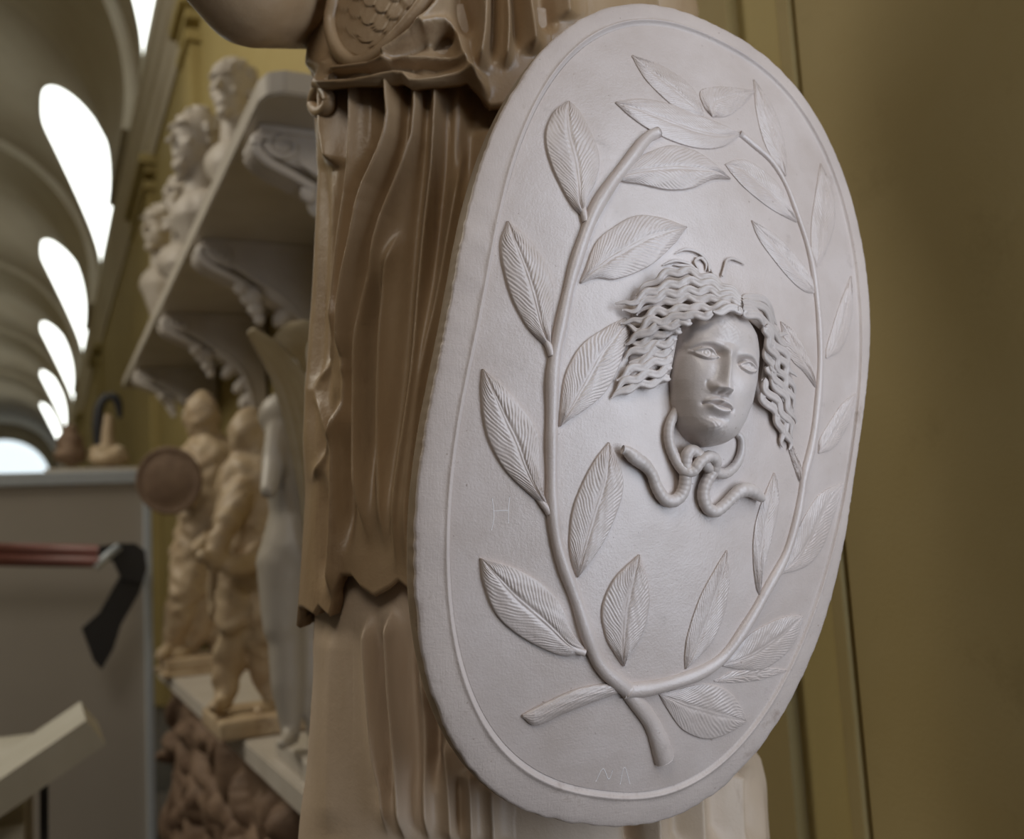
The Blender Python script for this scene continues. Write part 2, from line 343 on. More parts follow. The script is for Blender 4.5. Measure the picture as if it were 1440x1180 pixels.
LEAVES = [
 # left branch, outer side (stalk -> tip): left outline, right outline, height, veins
 ([(821,306),(803,287),(777,236),(767,193),(777,160),(798,142)], [(823,304),(825,280),(837,254),(841,216),(818,163),(801,142)], .0060, 21),
 ([(773,492),(766,486),(739,456),(716,408),(704,348),(713,311)], [(775,490),(774,465),(777,412),(766,371),(743,337),(715,311)], .0060, 20),
 ([(769,716),(739,690),(709,659),(685,612),(677,556),(678,519)], [(771,712),(760,680),(756,615),(739,581),(710,547),(680,519)], .0062, 20),
 ([(822,917),(791,922),(742,901),(701,868),(681,824),(675,785)], [(824,913),(806,893),(791,855),(762,822),(718,797),(677,785)], .0060, 24),
 # left branch, inner side
 ([(866,252),(880,232),(904,218),(941,205),(974,211),(1004,230),(1027,251)], [(867,254),(880,256),(901,259),(941,267),(974,264),(1002,252),(1027,252)], .0048, 22),
 ([(815,397),(823,378),(838,341),(860,321),(892,304),(928,306),(966,319)], [(817,399),(838,391),(868,392),(913,374),(947,344),(958,330),(966,320)], .0046, 22),
 ([(786,600),(789,568),(795,527),(817,486),(851,461),(880,446)], [(788,600),(801,590),(824,575),(851,551),(870,515),(886,465),(882,448)], .0044, 20),
 ([(811,812),(803,785),(801,753),(808,708),(831,656),(855,622)], [(813,812),(830,790),(850,759),(868,718),(876,682),(869,647),(857,622)], .0046, 22),
 ([(876,937),(866,922),(852,895),(847,855),(864,814),(898,780)], [(878,937),(884,921),(897,902),(909,871),(912,830),(900,780)], .0050, 22),
 # right branch, inner side
 ([(963,941),(963,920),(968,889),(984,841),(1004,803),(1021,774)], [(965,941),(978,928),(1000,904),(1018,863),(1026,810),(1023,774)], .0038, 22),
 ([(1067,836),(1063,824),(1059,784),(1061,743),(1071,706),(1088,665)], [(1069,836),(1074,800),(1084,761),(1094,716),(1095,684),(1090,665)], .0036, 22),
 ([(1124,678),(1116,655),(1110,636),(1107,618)], [(1126,676),(1127,660),(1122,640),(1109,618)], .0030, 12),
 ([(1146,545),(1131,524),(1114,507),(1104,485),(1097,452)], [(1148,543),(1142,515),(1130,486),(1115,464),(1099,452)], .0028, 16),
 ([(1146,413),(1132,410),(1114,396),(1090,368),(1067,336),(1056,310)], [(1148,410),(1139,386),(1120,361),(1094,333),(1075,320),(1058,310)], .0030, 20),
 ([(1120,313),(1102,304),(1080,291),(1050,267),(1032,248),(1019,231)], [(1121,310),(1108,281),(1090,254),(1056,228),(1036,225),(1021,230)], .0030, 20),
 # right branch, outer side
 ([(1016,934),(1036,911),(1059,889),(1089,873),(1112,865),(1129,866)], [(1016,937),(1047,942),(1075,940),(1104,920),(1120,897),(1129,868)], .0036, 22),
 ([(1095,806),(1104,785),(1117,756),(1134,722),(1155,693),(1186,678)], [(1097,808),(1134,796),(1156,770),(1168,738),(1178,708),(1187,680)], .0030, 20),
 ([(1150,637),(1152,620),(1160,604),(1178,576),(1190,562),(1204,552)], [(1152,638),(1173,629),(1190,602),(1199,580),(1205,554)], .0028, 18),
 ([(1161,504),(1162,490),(1170,462),(1180,430),(1196,388)], [(1163,504),(1182,492),(1194,462),(1199,430),(1198,388)], .0028, 18),
 ([(1147,375),(1141,350),(1141,312),(1147,270),(1153,230)], [(1149,375),(1162,352),(1173,314),(1171,268),(1155,230)], .0026, 20),
 ([(1104,248),(1094,234),(1076,204),(1064,160),(1059,112)], [(1106,247),(1106,220),(1098,180),(1084,146),(1061,112)], .0024, 20),
 ([(926,976),(939,998),(960,1026),(992,1039),(1022,1032),(1049,1016)], [(928,975),(955,969),(992,962),(1022,971),(1040,991),(1050,1014)], .0038, 20),
 # crown of the wreath
 ([(1042,190),(1017,206),(986,209),(950,200),(916,184),(889,166),(865,145)], [(1042,188),(1017,176),(980,161),(941,146),(901,139),(866,143)], .0042, 26),
 ([(988,166),(962,158),(938,142),(908,112),(888,79)], [(990,160),(982,136),(961,112),(925,90),(890,77)], .0030, 22),
 ([(1000,163),(990,150),(985,128),(1011,122),(1038,124),(1062,127)], [(1002,165),(1023,163),(1040,152),(1052,140),(1062,129)], .0032, 18),
 ([(1004,957),(1030,944),(1066,939),(1109,941)], [(1004,959),(1032,960),(1070,956),(1109,943)], .0016, 6),
]
for q in LEAVES: leaf(*q)
leaf([(874,974),(848,982),(795,1002),(754,1020),(734,1009)], [(872,966),(864,960),(815,968),(770,987),(734,1005)], .0052, 8, vein=0.0, smooth_rib=True, name='ribbon')

def stem(pts, rpx, lift=.15, name='branch', parent=None, flat=.9):
    P = resample(pts, 150); k = np.linspace(0, 1, 150)
    r = np.interp(k, np.linspace(0, 1, len(rpx)), rpx) / 1333.0
    L_ = np.r_[0, np.cumsum(np.linalg.norm(np.diff(P, axis=0), axis=1))]
    r = r * (1 + .06 * np.sin(L_ / 14.0) + .05 * np.sin(L_ / 37.0 + 1))
    u, v = on_shield(P, -REC + lift * r)
    V, F = tube_vf(surf(u, v, -REC + lift * r), r, 18, nrm=sn, flat=flat)
    return spart(name, V, F, M_shield, parent)
stem([(884,972),(848,940),(831,907),(811,846),(795,802),(783,761),(777,712),(776,673),(776,605),(777,537),(781,497),(790,452),(800,405),(810,368),(824,327),(837,295),(857,262),(884,227),(909,195),(926,186)],
     [10, 10, 9.5, 8.5, 8, 8.5, 8.5, 8, 8.5, 9, 9.5, 9], .25)
stem([(876,972),(917,967),(955,957),(992,942),(1022,918),(1055,870),(1078,829),(1104,781),(1119,733),(1126,698),(1131,666),(1142,621),(1149,569),(1153,509),(1151,449),(1145,393),(1136,348),(1122,305),(1105,260),(1084,226),(1057,202),(1040,188)],
     [10, 10, 9, 8, 7.5, 7, 6.5, 6, 5.5, 5.5, 5, 5.5], .1)
stem([(876,966),(893,985),(913,1012),(925,1038),(934,1068)], [9, 11, 12.5, 14.5, 15.5], .0, flat=.75, name='stalk')
for pts in ([(822,918),(806,912),(790,899)], [(773,722),(768,714),(756,700)], [(776,500),(772,488),(764,472)], [(824,312),(821,300),(819,285)]):
    stem(pts, [5, 4.5, 3], .7, name='leaf_stalk')

# letters and marks scratched into the field
M_scr = mat('pale_scratch', (.74, .70, .67), .6, var=(.66, .61, .58), vscale=60)
for strokes in ([[(692,700),(694,716),(694,732),(691,746)], [(717,698),(715,715),(715,736)], [(694,719),(705,718),(715,718)]],
                [[(838,1099),(848,1081),(856,1096),(862,1082)], [(872,1103),(878,1079),(886,1103)]],
                [[(705,1085),(712,1078),(724,1077),(731,1083)]]):
    parts_ = []
    for p_ in strokes:
        u_, v_ = on_shield(resample(p_, 24), -REC); parts_.append(tube_vf(surf(u_, v_, -REC + 0 * u_), .00042, 8, nrm=sn, flat=.35))
    put('scratched_mark', merge(parts_, sh_base), M_scr, shield, 'thin pale scratched letter strokes')

# ------------------------------------------------------------------ gorgon head
mm = 1000.0
def gauss(U, V, u0, v0, su_, sv_, rot=0.0):
    c, s = math.cos(rot), math.sin(rot); a = (U - u0) * c + (V - v0) * s; b = -(U - u0) * s + (V - v0) * c
    return np.exp(-(a / su_) ** 2 - (b / sv_) ** 2)
def dpoly(U, V, P, with_t=False):
    P = np.asarray(P, float); D = np.full(U.shape, 1e9); T = np.zeros(U.shape); n = len(P) - 1
    for i, ((x0, y0), (x1, y1)) in enumerate(zip(P[:-1], P[1:])):
        dx, dy = x1 - x0, y1 - y0; t = np.clip(((U - x0) * dx + (V - y0) * dy) / (dx * dx + dy * dy + 1e-12), 0, 1)
        d = np.hypot(U - x0 - t * dx, V - y0 - t * dy)
        if with_t: T = np.where(d < D, (i + t) / n, T)
        D = np.minimum(D, d)
    return (D, T) if with_t else D
def bez(a, b, c, n=14):
    t = np.linspace(0, 1, n)[:, None]; a, b, c = map(np.array, (a, b, c)); return (1 - t) ** 2 * a + 2 * t * (1 - t) * b + t ** 2 * c
FUC = 11.0; RGT = 1.17
def face_shape(U, V):
    hw = np.interp(V, [-64, -58, -50, -40, -25, -5, 20, 45, 65, 82, 92], [0.1, 17, 27, 34, 40.5, 45.5, 47.5, 46, 41, 28, .1])
    return np.abs(U - FUC) / hw
def face_h(U, V):
    hw = np.interp(V, np.linspace(-64, 92, 40), np.interp(np.linspace(-64, 92, 40), [-64, -58, -50, -40, -25, -5, 20, 45, 65, 82, 92], [0.1, 17, 27, 34, 40.5, 45.5, 47.5, 46, 41, 28, .1]))
    hw = np.where(U > FUC, hw * RGT, hw)
    x = np.clip(np.abs(U - FUC) / hw, 0, 1)
    vert = np.clip(1 - np.clip((-V - 30) / 34, 0, 1) ** 3.2, 0, 1) ** .5 * np.clip(1 - np.clip((V - 40) / 52, 0, 1) ** 2.6, 0, 1) ** .5
    h = 41 * (1 - x ** 2.5) ** .5 * vert
    h = h + 2.0 * gauss(U, V, FUC - 8, 60, 30, 22)
    # forehead / brows / sockets
    for ex, ey, sgn in ((-17, 25.5, -1), (33, 24.0, 1)):
        ic = ex - sgn * 11.5; oc = ex + sgn * 12.5
        h = h + 3.2 * np.exp(-(dpoly(U, V, bez((ic - sgn * 1, ey + 8), (ex, ey + 15.5), (oc + sgn * 2, ey + 6))) / 4.2) ** 2)
        h = h - 6.5 * gauss(U, V, ex - sgn * 4, ey + 1, 13, 8.0) - 3.5 * gauss(U, V, ic, ey + 2.5, 5, 6)
        e = 1 - ((U - ex) / 11.5) ** 2 - ((V - ey) / 6.6) ** 2
        h = h + 5.4 * np.sqrt(np.clip(e, 0, 1)) * 1.0
        dist_u = dpoly(U, V, bez((ic, ey - 1.0), (ex - sgn * 1, ey + 10.2), (oc, ey - .5)))
        dist_l = dpoly(U, V, bez((ic, ey - 1.0), (ex, ey - 8.8), (oc, ey - .5)))
        h = h + 2.3 * np.exp(-(dist_u / 1.5) ** 2) + 1.7 * np.exp(-(dist_l / 1.4) ** 2)
        h = h - 1.3 * np.exp(-(dpoly(U, V, bez((ic, ey + 2.5), (ex, ey + 14), (oc, ey + 2.5))) / 1.3) ** 2)
        rr = np.hypot(U - ex + 0.5, V - ey)
        h = h - .8 * np.exp(-((rr - 3.7) / .8) ** 2) - .8 * np.exp(-(rr / 1.3) ** 2)
    # nose
    nx = np.interp(V, [-12, 35], [-.5, 3.0])
    along = np.interp(V, [-16, -12.5, -9, 0, 18, 32, 41], [0, 9.5, 14.5, 12.5, 9.5, 6.0, 0])
    width = np.interp(V, [-14, -8, 5, 25, 40], [8.0, 7.6, 5.6, 4.8, 7.5])
    h = h + along * np.exp(-np.abs((U - nx) / width) ** 2.1)
    h = h + 6.0 * gauss(U, V, -9.0, -8.5, 4.0, 4.6) + 6.0 * gauss(U, V, 8.0, -8.8, 4.0, 4.6)
    h = h - 3.0 * gauss(U, V, -4.4, -13.2, 2.1, 1.5) - 3.0 * gauss(U, V, 3.4, -13.4, 2.1, 1.5)
    h = h - 1.3 * np.exp(-(dpoly(U, V, bez((-14.5, -4), (-15, -10), (-11, -13))) / 1.6) ** 2) - 1.3 * np.exp(-(dpoly(U, V, bez((13.5, -4), (14, -10), (10, -13))) / 1.6) ** 2)
    # cheeks, muzzle, mouth, chin
    h = h + 2.4 * gauss(U, V, -19, 3, 14, 13) + 2.4 * gauss(U, V, 34, 3, 14, 13)
    h = h + 3.2 * gauss(U, V, 1.5, -25, 19, 12)
    up_l = bez((-12, -24.6), (-5, -18.6), (1, -21.4)), bez((1, -21.4), (7, -18.8), (15.5, -25))
    for q in up_l: h = h + 3.0 * np.exp(-(dpoly(U, V, q) / 2.3) ** 2)
    h = h + 4.2 * np.exp(-(dpoly(U, V, bez((-7, -28.5), (1.5, -33), (11, -28.8))) / 3.0) ** 2)
    h = h - 4.6 * np.exp(-(dpoly(U, V, np.vstack([bez((-13, -25.8), (-6, -23.6), (1, -25.6)), bez((1, -25.6), (8, -23.8), (16, -26))])) / 1.35) ** 2)
    h = h - 2.0 * gauss(U, V, -14, -26, 2.6, 3) - 2.0 * gauss(U, V, 17, -26, 2.6, 3)
    h = h - 1.2 * gauss(U, V, 0.8, -17, 2.0, 3.5)
    h = h - 3.0 * gauss(U, V, 1.5, -37.5, 9, 3.6) + 3.8 * gauss(U, V, 1.5, -47, 11, 7.5)
    h = h + .35 * np.sin(U * .9 + 2 * np.sin(V * .31)) * np.sin(V * 1.1 + np.sin(U * .5)) * (gauss(U, V, 1, -46, 14, 9) + .6 * gauss(U, V, 4, 55, 18, 12))
    return h
nu, nv = 231, 301
gu = np.linspace(FUC - 50, FUC + 50, nu); gv = np.linspace(-66, 94, nv)
# grid mapped to the outline so that the border is clean
ss = np.linspace(-1, 1, nu); ss = np.sign(ss) * (1 - (1 - np.abs(ss)) ** 1.6)
gv = np.linspace(-63.6, 91.6, nv)
hwv = np.interp(gv, np.linspace(-64, 92, 40), np.interp(np.linspace(-64, 92, 40), [-64, -58, -50, -40, -25, -5, 20, 45, 65, 82, 92], [0.1, 17, 27, 34, 40.5, 45.5, 47.5, 46, 41, 28, .1]))
Vg = np.repeat(gv[:, None], nu, 1); Ug = FUC + ss[None, :] * np.where(ss > 0, RGT, 1.0)[None, :] * hwv[:, None] * .9995
Hg = np.maximum(face_h(Ug, Vg), 0)
Hg[:, 0] = Hg[:, -1] = -1; Hg[0] = Hg[-1] = -1
head_V = surf(Ug / mm, Vg / mm, Hg / mm - REC)
head = spart('gorgon_head', head_V.reshape(-1, 3), grid_faces(nv, nu), M_face, label='high relief gorgon face with parted lips')

def crop(pts, ox=840, oy=340, s=3.9333): return [(ox + x / s, oy + y / s) for x, y in pts]
def lock(pts, h0, h1, r=6.1, amp=2.7, wl=31.0, ph=0.0, name='hair_lock', parent=None, hp=1.0, fl=.75):
    P = resample(crop(pts), 90); s = np.r_[0, np.cumsum(np.linalg.norm(np.diff(P, axis=0), axis=1))]; k = s / s[-1]
    T = np.gradient(P, axis=0); T /= np.linalg.norm(T, axis=1)[:, None]; Nn = np.stack([-T[:, 1], T[:, 0]], -1)
    vert = np.abs(P[-1, 1] - P[0, 1]) > np.abs(P[-1, 0] - P[0, 0])
    w_ = (P[:, 1] if vert else P[:, 0]) + ph * 1.5; wl = wl * (1 + .03 * math.sin(ph * 5)); amp = amp * (1 + .08 * math.sin(ph * 9 + 1))
    P = P + Nn * (amp * np.sin(2 * np.pi * w_ / wl) * np.clip(k / .10, 0, 1))[:, None]
    h = (h0 + (h1 - h0) * k ** hp) / mm
    rr = r / 1333 * np.clip(np.minimum((k + .06) / .12, (1.03 - k) / .30), .12, 1) ** .7
    u, v = on_shield(P, h - REC)
    C0 = surf(u, v, h - REC)
    V, F = tube_vf(C0, rr, 14, nrm=sn, flat=fl)
    # a carved groove runs along the lock
    Vv = V.reshape(90, 14, 3); a = np.linspace(0, 2 * np.pi, 14, endpoint=False)
    Vv = Vv - sn * ((np.abs(np.cos(a)) < .3) & (np.sin(a) > 0))[None, :, None] * (rr * .30)[:, None, None]
    return spart(name, Vv.reshape(-1, 3), F, M_face, parent or head)
# the mass the locks lie on
def hair_mass(pts_px, h_in, h_out, hc):
    n = 80; O = resample(np.array(crop(pts_px + pts_px[:1])), n + 1)[:-1]; c = np.array(crop([hc]))[0]; R_ = np.linspace(0.02, 1, 22)
    px = c + (O - c)[None] * R_[:, None, None]
    h = (h_in + (h_out - h_in) * R_[:, None] ** 1.6 + 0 * O[None, :, 0]) / mm
    u, v = on_shield(px, h - REC); V = surf(u, v, h - REC); lo = surf(u[-1:], v[-1:], -REC - .001 + 0 * u[-1:]); V = np.concatenate([V, lo], 0)
    return V.reshape(-1, 3), grid_faces(23, n, cv=True)
hm1 = hair_mass([(800,300),(640,205),(500,170),(400,195),(300,250),(200,330),(190,430),(180,560),(170,700),(140,820),(250,790),(390,770),(420,600),(450,490),(560,440),(700,400),(800,390)], 20, 1, (470,370))
hm2 = hair_mass([(790,300),(880,290),(950,350),(990,450),(1040,560),(1070,700),(1090,850),(1080,1000),(1050,1080),(1000,970),(930,870),(900,800),(930,650),(930,520),(900,440),(790,400)], 13, 1, (940,520))
for hm in (hm1, hm2): put('hair_mass', mesh(*hm, True, sh_base), M_face, head)
LK = [
 ([(790,310),(690,240),(580,190),(480,165),(400,175),(320,215),(210,290)], 40, 7, 0),
 ([(795,318),(700,262),(580,225),(470,225),(350,258),(250,300),(170,345),(95,330)], 43, 7, 1.0),
 ([(795,330),(700,292),(590,270),(490,275),(390,290),(290,320),(210,370),(140,390)], 45, 7, 2.2),
 ([(795,345),(700,318),(600,320),(500,310),(400,330),(300,350),(220,410)], 46, 8, .3),
 ([(780,368),(690,355),(600,372),(510,360),(420,385),(320,390),(220,440),(130,440)], 46, 6, 1.4),
 ([(640,392),(560,412),(470,405),(390,435),(300,440),(230,485),(150,460)], 42, 5, 2.6),
 ([(520,440),(440,455),(360,465),(280,490),(210,535),(150,560)], 32, 5, .7),
 ([(465,490),(390,500),(320,515),(250,555),(165,560)], 24, 4, 1.8),
 ([(440,530),(370,560),(290,580),(220,600),(150,645)], 18, 4, .1),
 ([(425,580),(350,615),(270,635),(180,680)], 15, 4, 1.1),
 ([(415,640),(340,665),(260,685),(180,715),(105,765)], 13, 4, 2.0),
 ([(410,690),(330,725),(240,745),(160,775),(95,820)], 12, 4, .6),
 ([(400,750),(310,775),(220,795),(150,815),(85,872)], 10, 3, 1.5),
 ([(800,322),(860,300),(920,335),(965,395),(1000,455)], 42, 10, .4),
 ([(800,340),(860,335),(910,370),(950,430),(990,500),(1050,520)], 44, 8, 1.6),
 ([(800,362),(850,385),(910,415),(950,480),(1000,540),(1060,575)], 45, 8, 2.4),
 ([(925,470),(940,540),(975,620),(1000,690),(1040,760)], 33, 14, .9),
 ([(930,560),(945,640),(970,720),(1010,800),(1040,880)], 24, 9, 1.9),
 ([(930,460),(960,540),(1020,600),(1055,680),(1095,750)], 31, 8, .2),
 ([(948,540),(980,620),(1030,680),(1060,770),(1100,850)], 26, 7, 1.2),
 ([(950,620),(980,700),(1030,760),(1060,840),(1095,920)], 21, 6, 2.2),
 ([(935,690),(970,770),(1020,840),(1060,920),(1095,1010)], 17, 5, .5),
 ([(918,760),(950,840),(1000,900),(1045,980),(1090,1080)], 14, 4, 1.5),
 ([(905,830),(940,905),(990,960),(1015,1050),(1030,1135)], 10, 3, 2.5),
 ([(960,880),(1010,960),(1045,1040),(1065,1150)], 8, 3, .9),
 ([(800,378),(760,372),(700,378),(640,385)], 45, 43, .4),
 ([(805,385),(840,400),(890,425),(925,460)], 44, 34, 1.4),
]
for pts, h0, h1, ph in LK: lock(pts, h0, h1, ph=ph)
# small wings and curl above the hair
for pts in ([(560,150),(540,110),(570,90),(600,120),(600,160)], [(620,165),(610,110),(560,60),(490,42),(430,65)], [(640,175),(620,130),(590,95),(540,85)],
            [(540,150),(500,118),(430,105),(360,130)], [(560,160),(500,135),(420,128)], [(690,190),(705,140),(715,105),(745,92),(790,110),(815,128)]):
    lock(pts, 3.0, 1.8, r=2.3, amp=0.0, name='head_wing', fl=.9)

def snake(pts, hs, rs, name='snake'):
    P = resample(crop(pts, 840, 540), 160); k = np.linspace(0, 1, 160)
    h = np.interp(k, np.linspace(0, 1, len(hs)), hs) / mm; r = np.interp(k, np.linspace(0, 1, len(rs)), rs) / mm
    u, v = on_shield(P, h - REC); V, F = tube_vf(surf(u, v, h - REC), r, 22, nrm=sn, flat=.95)
    # rounded snout: scales as faint rings
    Vv = V.reshape(160, 22, 3); ctr = Vv.mean(1, keepdims=True); rp = 1 + .03 * np.sin(k * 260)[:, None, None] * 1.0
    V = (ctr + (Vv - ctr) * rp).reshape(-1, 3)
    return spart(name, V, F, M_face)
snake([(140,362),(165,372),(212,412),(262,448),(302,500),(328,570),(368,632),(415,648),(460,618),(484,555),(488,470),(494,400),(520,368),(562,392),(612,460),(690,497),(755,462),(793,390),(797,310),(770,270)],
      [8, 8, 7, 6, 5, 5, 5, 5, 6, 8, 9, 11, 11, 9, 7, 6, 5, 4, 3, 2], [4.4, 7.2, 7.0, 5.8, 6.0, 6.5, 6.7, 6.7, 6.7, 6.5, 6.4, 6.4, 6.2, 6.2, 6.0, 5.6, 5.0, 4.6, 4.2, 4.0], )
snake([(915,632),(895,622),(850,590),(800,588),(755,618),(705,668),(652,705),(606,680),(586,612),(602,545),(640,480),(655,425),(620,400),(570,430),(530,480),(480,480),(430,410),(398,320),(400,230),(440,140)],
      [7, 8, 8, 7, 6, 5, 5, 5, 6, 8, 13, 15, 14, 11, 6, 4, 4, 4, 4, 3], [4.6, 7.4, 7.6, 6.4, 6.2, 6.4, 6.7, 6.7, 6.6, 6.4, 6.2, 6.0, 6.0, 5.8, 5.8, 5.8, 5.6, 5.4, 5.2, 5.0])


# ================================================================== STATUE
AX = np.array([0.60, 1.24])
zpts = [0.62, 1.15, 1.60, 1.95, 2.20, 2.32, 2.55, 2.75]
apts = [.378, .350, .300, .270, .252, .243, .231, .226]
bpts = [.27, .255, .225, .205, .185, .20, .205, .18]
xsh = [0, 0, 0, 0, 0, 0, 0, 0]
_zt = np.linspace(.5, 2.9, 241); _kk = np.exp(-.5 * (np.arange(-20, 21) / 8.0) ** 2); _kk /= _kk.sum()
_sm = lambda v: np.convolve(np.pad(np.interp(_zt, zpts, v), 20, 'edge'), _kk, 'valid')
apts, bpts, xsh, zpts = _sm(apts), _sm(bpts), _sm(xsh), _zt
def body(th, z, inset=0.0):
    a = np.interp(z, zpts, apts) - inset; b = np.interp(z, zpts, bpts) - inset
    X = AX[0] + np.interp(z, zpts, xsh) + a * np.sin(th); Y = AX[1] - b * np.cos(th)
    N = np.stack([np.sin(th) / a, -np.cos(th) / b, 0 * th], -1); N /= np.linalg.norm(N, axis=-1, keepdims=True)
    return np.stack([X, Y, z + 0 * th], -1), N
def folds(px, lst):
    D = np.zeros(px.shape[:-1]); x, y = px[..., 0], px[..., 1]
    for pts, amp, w in lst:
        P = resample(pts, 18); x0, x1, y0, y1 = P[:, 0].min() - 3 * w, P[:, 0].max() + 3 * w, P[:, 1].min() - 3 * w, P[:, 1].max() + 3 * w
        msk = (x > x0) & (x < x1) & (y > y0) & (y < y1)
        if not msk.any(): continue
        d, tt_ = dpoly(x[msk], y[msk], P, True)
        fade = np.clip((1 - tt_) / (.16 if amp > 0 else .35), 0, 1) * (np.clip(tt_ / (.12 if amp > 0 else .3), 0, 1) if pts[0][1] > 130 else 1.0); fade = fade * fade * (3 - 2 * fade)
        D[msk] += fade * 1.25 * amp * (np.exp(-(np.sqrt(d * d + 4.0) - 2.0) / (.95 * w)) if amp > 0 else np.exp(-(d / (1.25 * w)) ** 2))
    return D
statue = thing('draped_statue', (AX[0], AX[1], .62), 'tall brown-stained marble statue in a pleated robe behind the oval shield', 'statue')
so = np.array([AX[0], AX[1], .62])
def robe_part(name, top_y, bot, fl, m, inset=0.0, nth=420, nz=300, back=.010, label=None, under=.018, thr=(-2.2, 2.2)):
    """a layer of drapery: runs from top height to a hem line bot(px x) -> px y; closed round the back"""
    nth = 760   # finer towards the pleated front
    th = np.interp(np.linspace(0, 1, nth), [0, .08, .80, .93, 1], [-np.pi, -2.0, .75, 1.6, np.pi])
    zt = top_y; zb = np.full(nth, 1.2 if top_y < 2.5 else 2.2)
    if callable(bot):
        for it in range(12):
            P, _ = body(th, zb, inset); q = proj(P); zb = zb + (q[:, 1] - bot(q[:, 0])) / 1016.0
        zb = np.where(np.abs(th) > 1.75, zb[np.argmin(np.abs(th - 1.0))], zb)
    else: zb = np.full(nth, bot)
    t = np.linspace(0, 1, nz)[:, None]; Z = zt + (zb[None] - zt) * t; TH = np.repeat(th[None], nz, 0)
    P, N = body(TH, Z, inset); px = proj(P)
    front = np.clip((2.3 - np.abs(TH + .45)) / .4, 0, 1)
    D = folds(px, fl) * front
    D = D + back * (.5 * np.sin(TH * 15 + 2 * np.sin(Z * 3)) + .4 * np.sin(TH * 23 + 1)) * (1 - .0 * front) * np.clip((np.abs(TH) - .75) / .5, 0, 1) * (TH > 0) \
          + back * np.sin(TH * 17 + 1.5 * np.sin(Z * 2.5)) * np.clip((np.abs(TH) - 1.9) / .3, 0, 1) * (TH < 0)
    P = P + N * D[..., None]
    # tucked-under hem
    l = P[-1]; P = np.concatenate([P, (l + [0, 0, -.004] - N[-1] * .004)[None], (l - N[-1] * under)[None], (l - N[-1] * under + [0, 0, .05])[None]], 0)
    return put(name, mesh(P.reshape(-1, 3), grid_faces(len(P), nth), True, so), m, statue, label)
hem_x = [400, 425, 440, 447, 461, 470, 481, 493, 505, 525, 546, 559, 575, 600, 700, 900, 1100]
hem_y = [852, 852, 862, 850, 864, 832, 806, 806, 822, 835, 824, 813, 826, 835, 830, 840, 835]
hem = lambda x: np.interp(x, hem_x, hem_y)
F_over = [
 ([(447,150),(449,237),(443,400),(438,600),(431,700)], .008, 7),
 ([(468,128),(469,180),(476,240)], .017, 9),
 ([(457,160),(456,300),(450,430),(446,540),(443,660)], -.008, 5),
 ([(502,138),(500,220),(487,322),(478,400),(472,480)], .012, 7), ([(480,420),(468,495),(446,544),(455,585),(468,640)], .005, 4),
 ([(487,150),(486,240),(472,330),(463,430),(458,540),(452,640)], -.010, 6),
 ([(553,132),(556,175),(545,220),(523,275),(510,340),(498,400),(491,470),(490,540)], .022, 8),
 ([(490,500),(484,585),(466,632),(438,682)], .007, 4.5), ([(455,665),(466,600),(474,540)], -.005, 8),
 ([(534,140),(530,205),(506,268),(495,340),(484,420),(479,510)], -.013, 6),
 ([(588,150),(584,200),(563,264),(542,322),(527,400),(514,450),(507,536),(508,637),(514,722),(521,775)], .019, 8),
 ([(573,150),(567,205),(546,268),(527,325),(512,400),(500,470),(497,560),(497,660),(501,790)], -.013, 7),
 ([(565,320),(545,400),(538,536),(537,636),(540,722),(543,780)], .012, 8),
 ([(541,330),(534,400),(524,470),(521,560),(522,660),(530,740)], -.018, 8),
 ([(614,143),(610,237),(603,305),(595,400),(588,519),(577,603),(565,688),(559,773),(556,815)], .018, 6),
 ([(600,150),(594,240),(585,320),(577,410),(567,520),(556,620),(549,720),(547,800)], -.010, 9),
 ([(628,150),(624,240),(616,330),(607,420),(600,500)], -.010, 8),
 ([(655,180),(644,260),(630,340),(613,434),(597,530),(586,620),(577,700),(572,820)], .013, 9),
 ([(480,560),(477,650),(474,750),(467,850)], .012, 7), ([(491,580),(489,680),(488,790)], -.011, 6),
 ([(459,660),(456,770),(452,845)], -.007, 8),
 ([(665,140),(660,200),(648,290)], -.014, 12), ([(692,140),(690,190)], -.02, 18),
]
F_skirt = [
 ([(520,860),(520,915),(530,1051),(541,1110),(546,1180)], .012, 7), ([(531,850),(536,960),(546,1060),(556,1180)], -.012, 6),
 ([(552,850),(553,898),(557,983),(566,1085),(571,1190)], .020, 7), ([(541,880),(545,980),(553,1060)], -.010, 6),
 ([(575,860),(580,960),(586,1060),(590,1180)], -.008, 8),
 ([(594,900),(597,970),(601,1034),(600,1119),(606,1190)], .014, 7), ([(607,960),(611,1060),(612,1118)], -.026, 8),
 ([(625,1040),(632,1110),(636,1190)], .012, 8), ([(660,1080),(664,1190)], .012, 8), ([(645,1080),(648,1190)], -.010, 7),
 ([(690,1100),(694,1190)], .010, 10), ([(470,880),(465,1000),(462,1180)], .004, 22), ([(440,870),(432,1000),(424,1180)], -.004, 14),
 ([(890,1150),(893,1200)], -.020, 8), ([(915,1130),(918,1200)], .014, 10), ([(950,1110),(955,1200)], -.008, 10), ([(975,1100),(980,1200)], .012, 9),
 ([(1005,1080),(1010,1200)], -.010, 9), ([(1030,1080),(1034,1200)], .014, 8), ([(1046,1070),(1050,1200)], -.022, 8), ([(1062,1050),(1068,1200)], .008, 6),
]
F_over = [(([(p[0][0], 117)] + list(p)) if 120 < p[0][1] < 160 else p, a, w) for p, a, w in F_over]
robe_part('overfold', 2.262, hem, F_over, M_robe, label='pleated robe overfold with wavy hem')
robe_part('skirt', 1.72, .66, F_skirt, M_skirt, inset=.022, nz=420, label='paler long pleated skirt below the overfold')
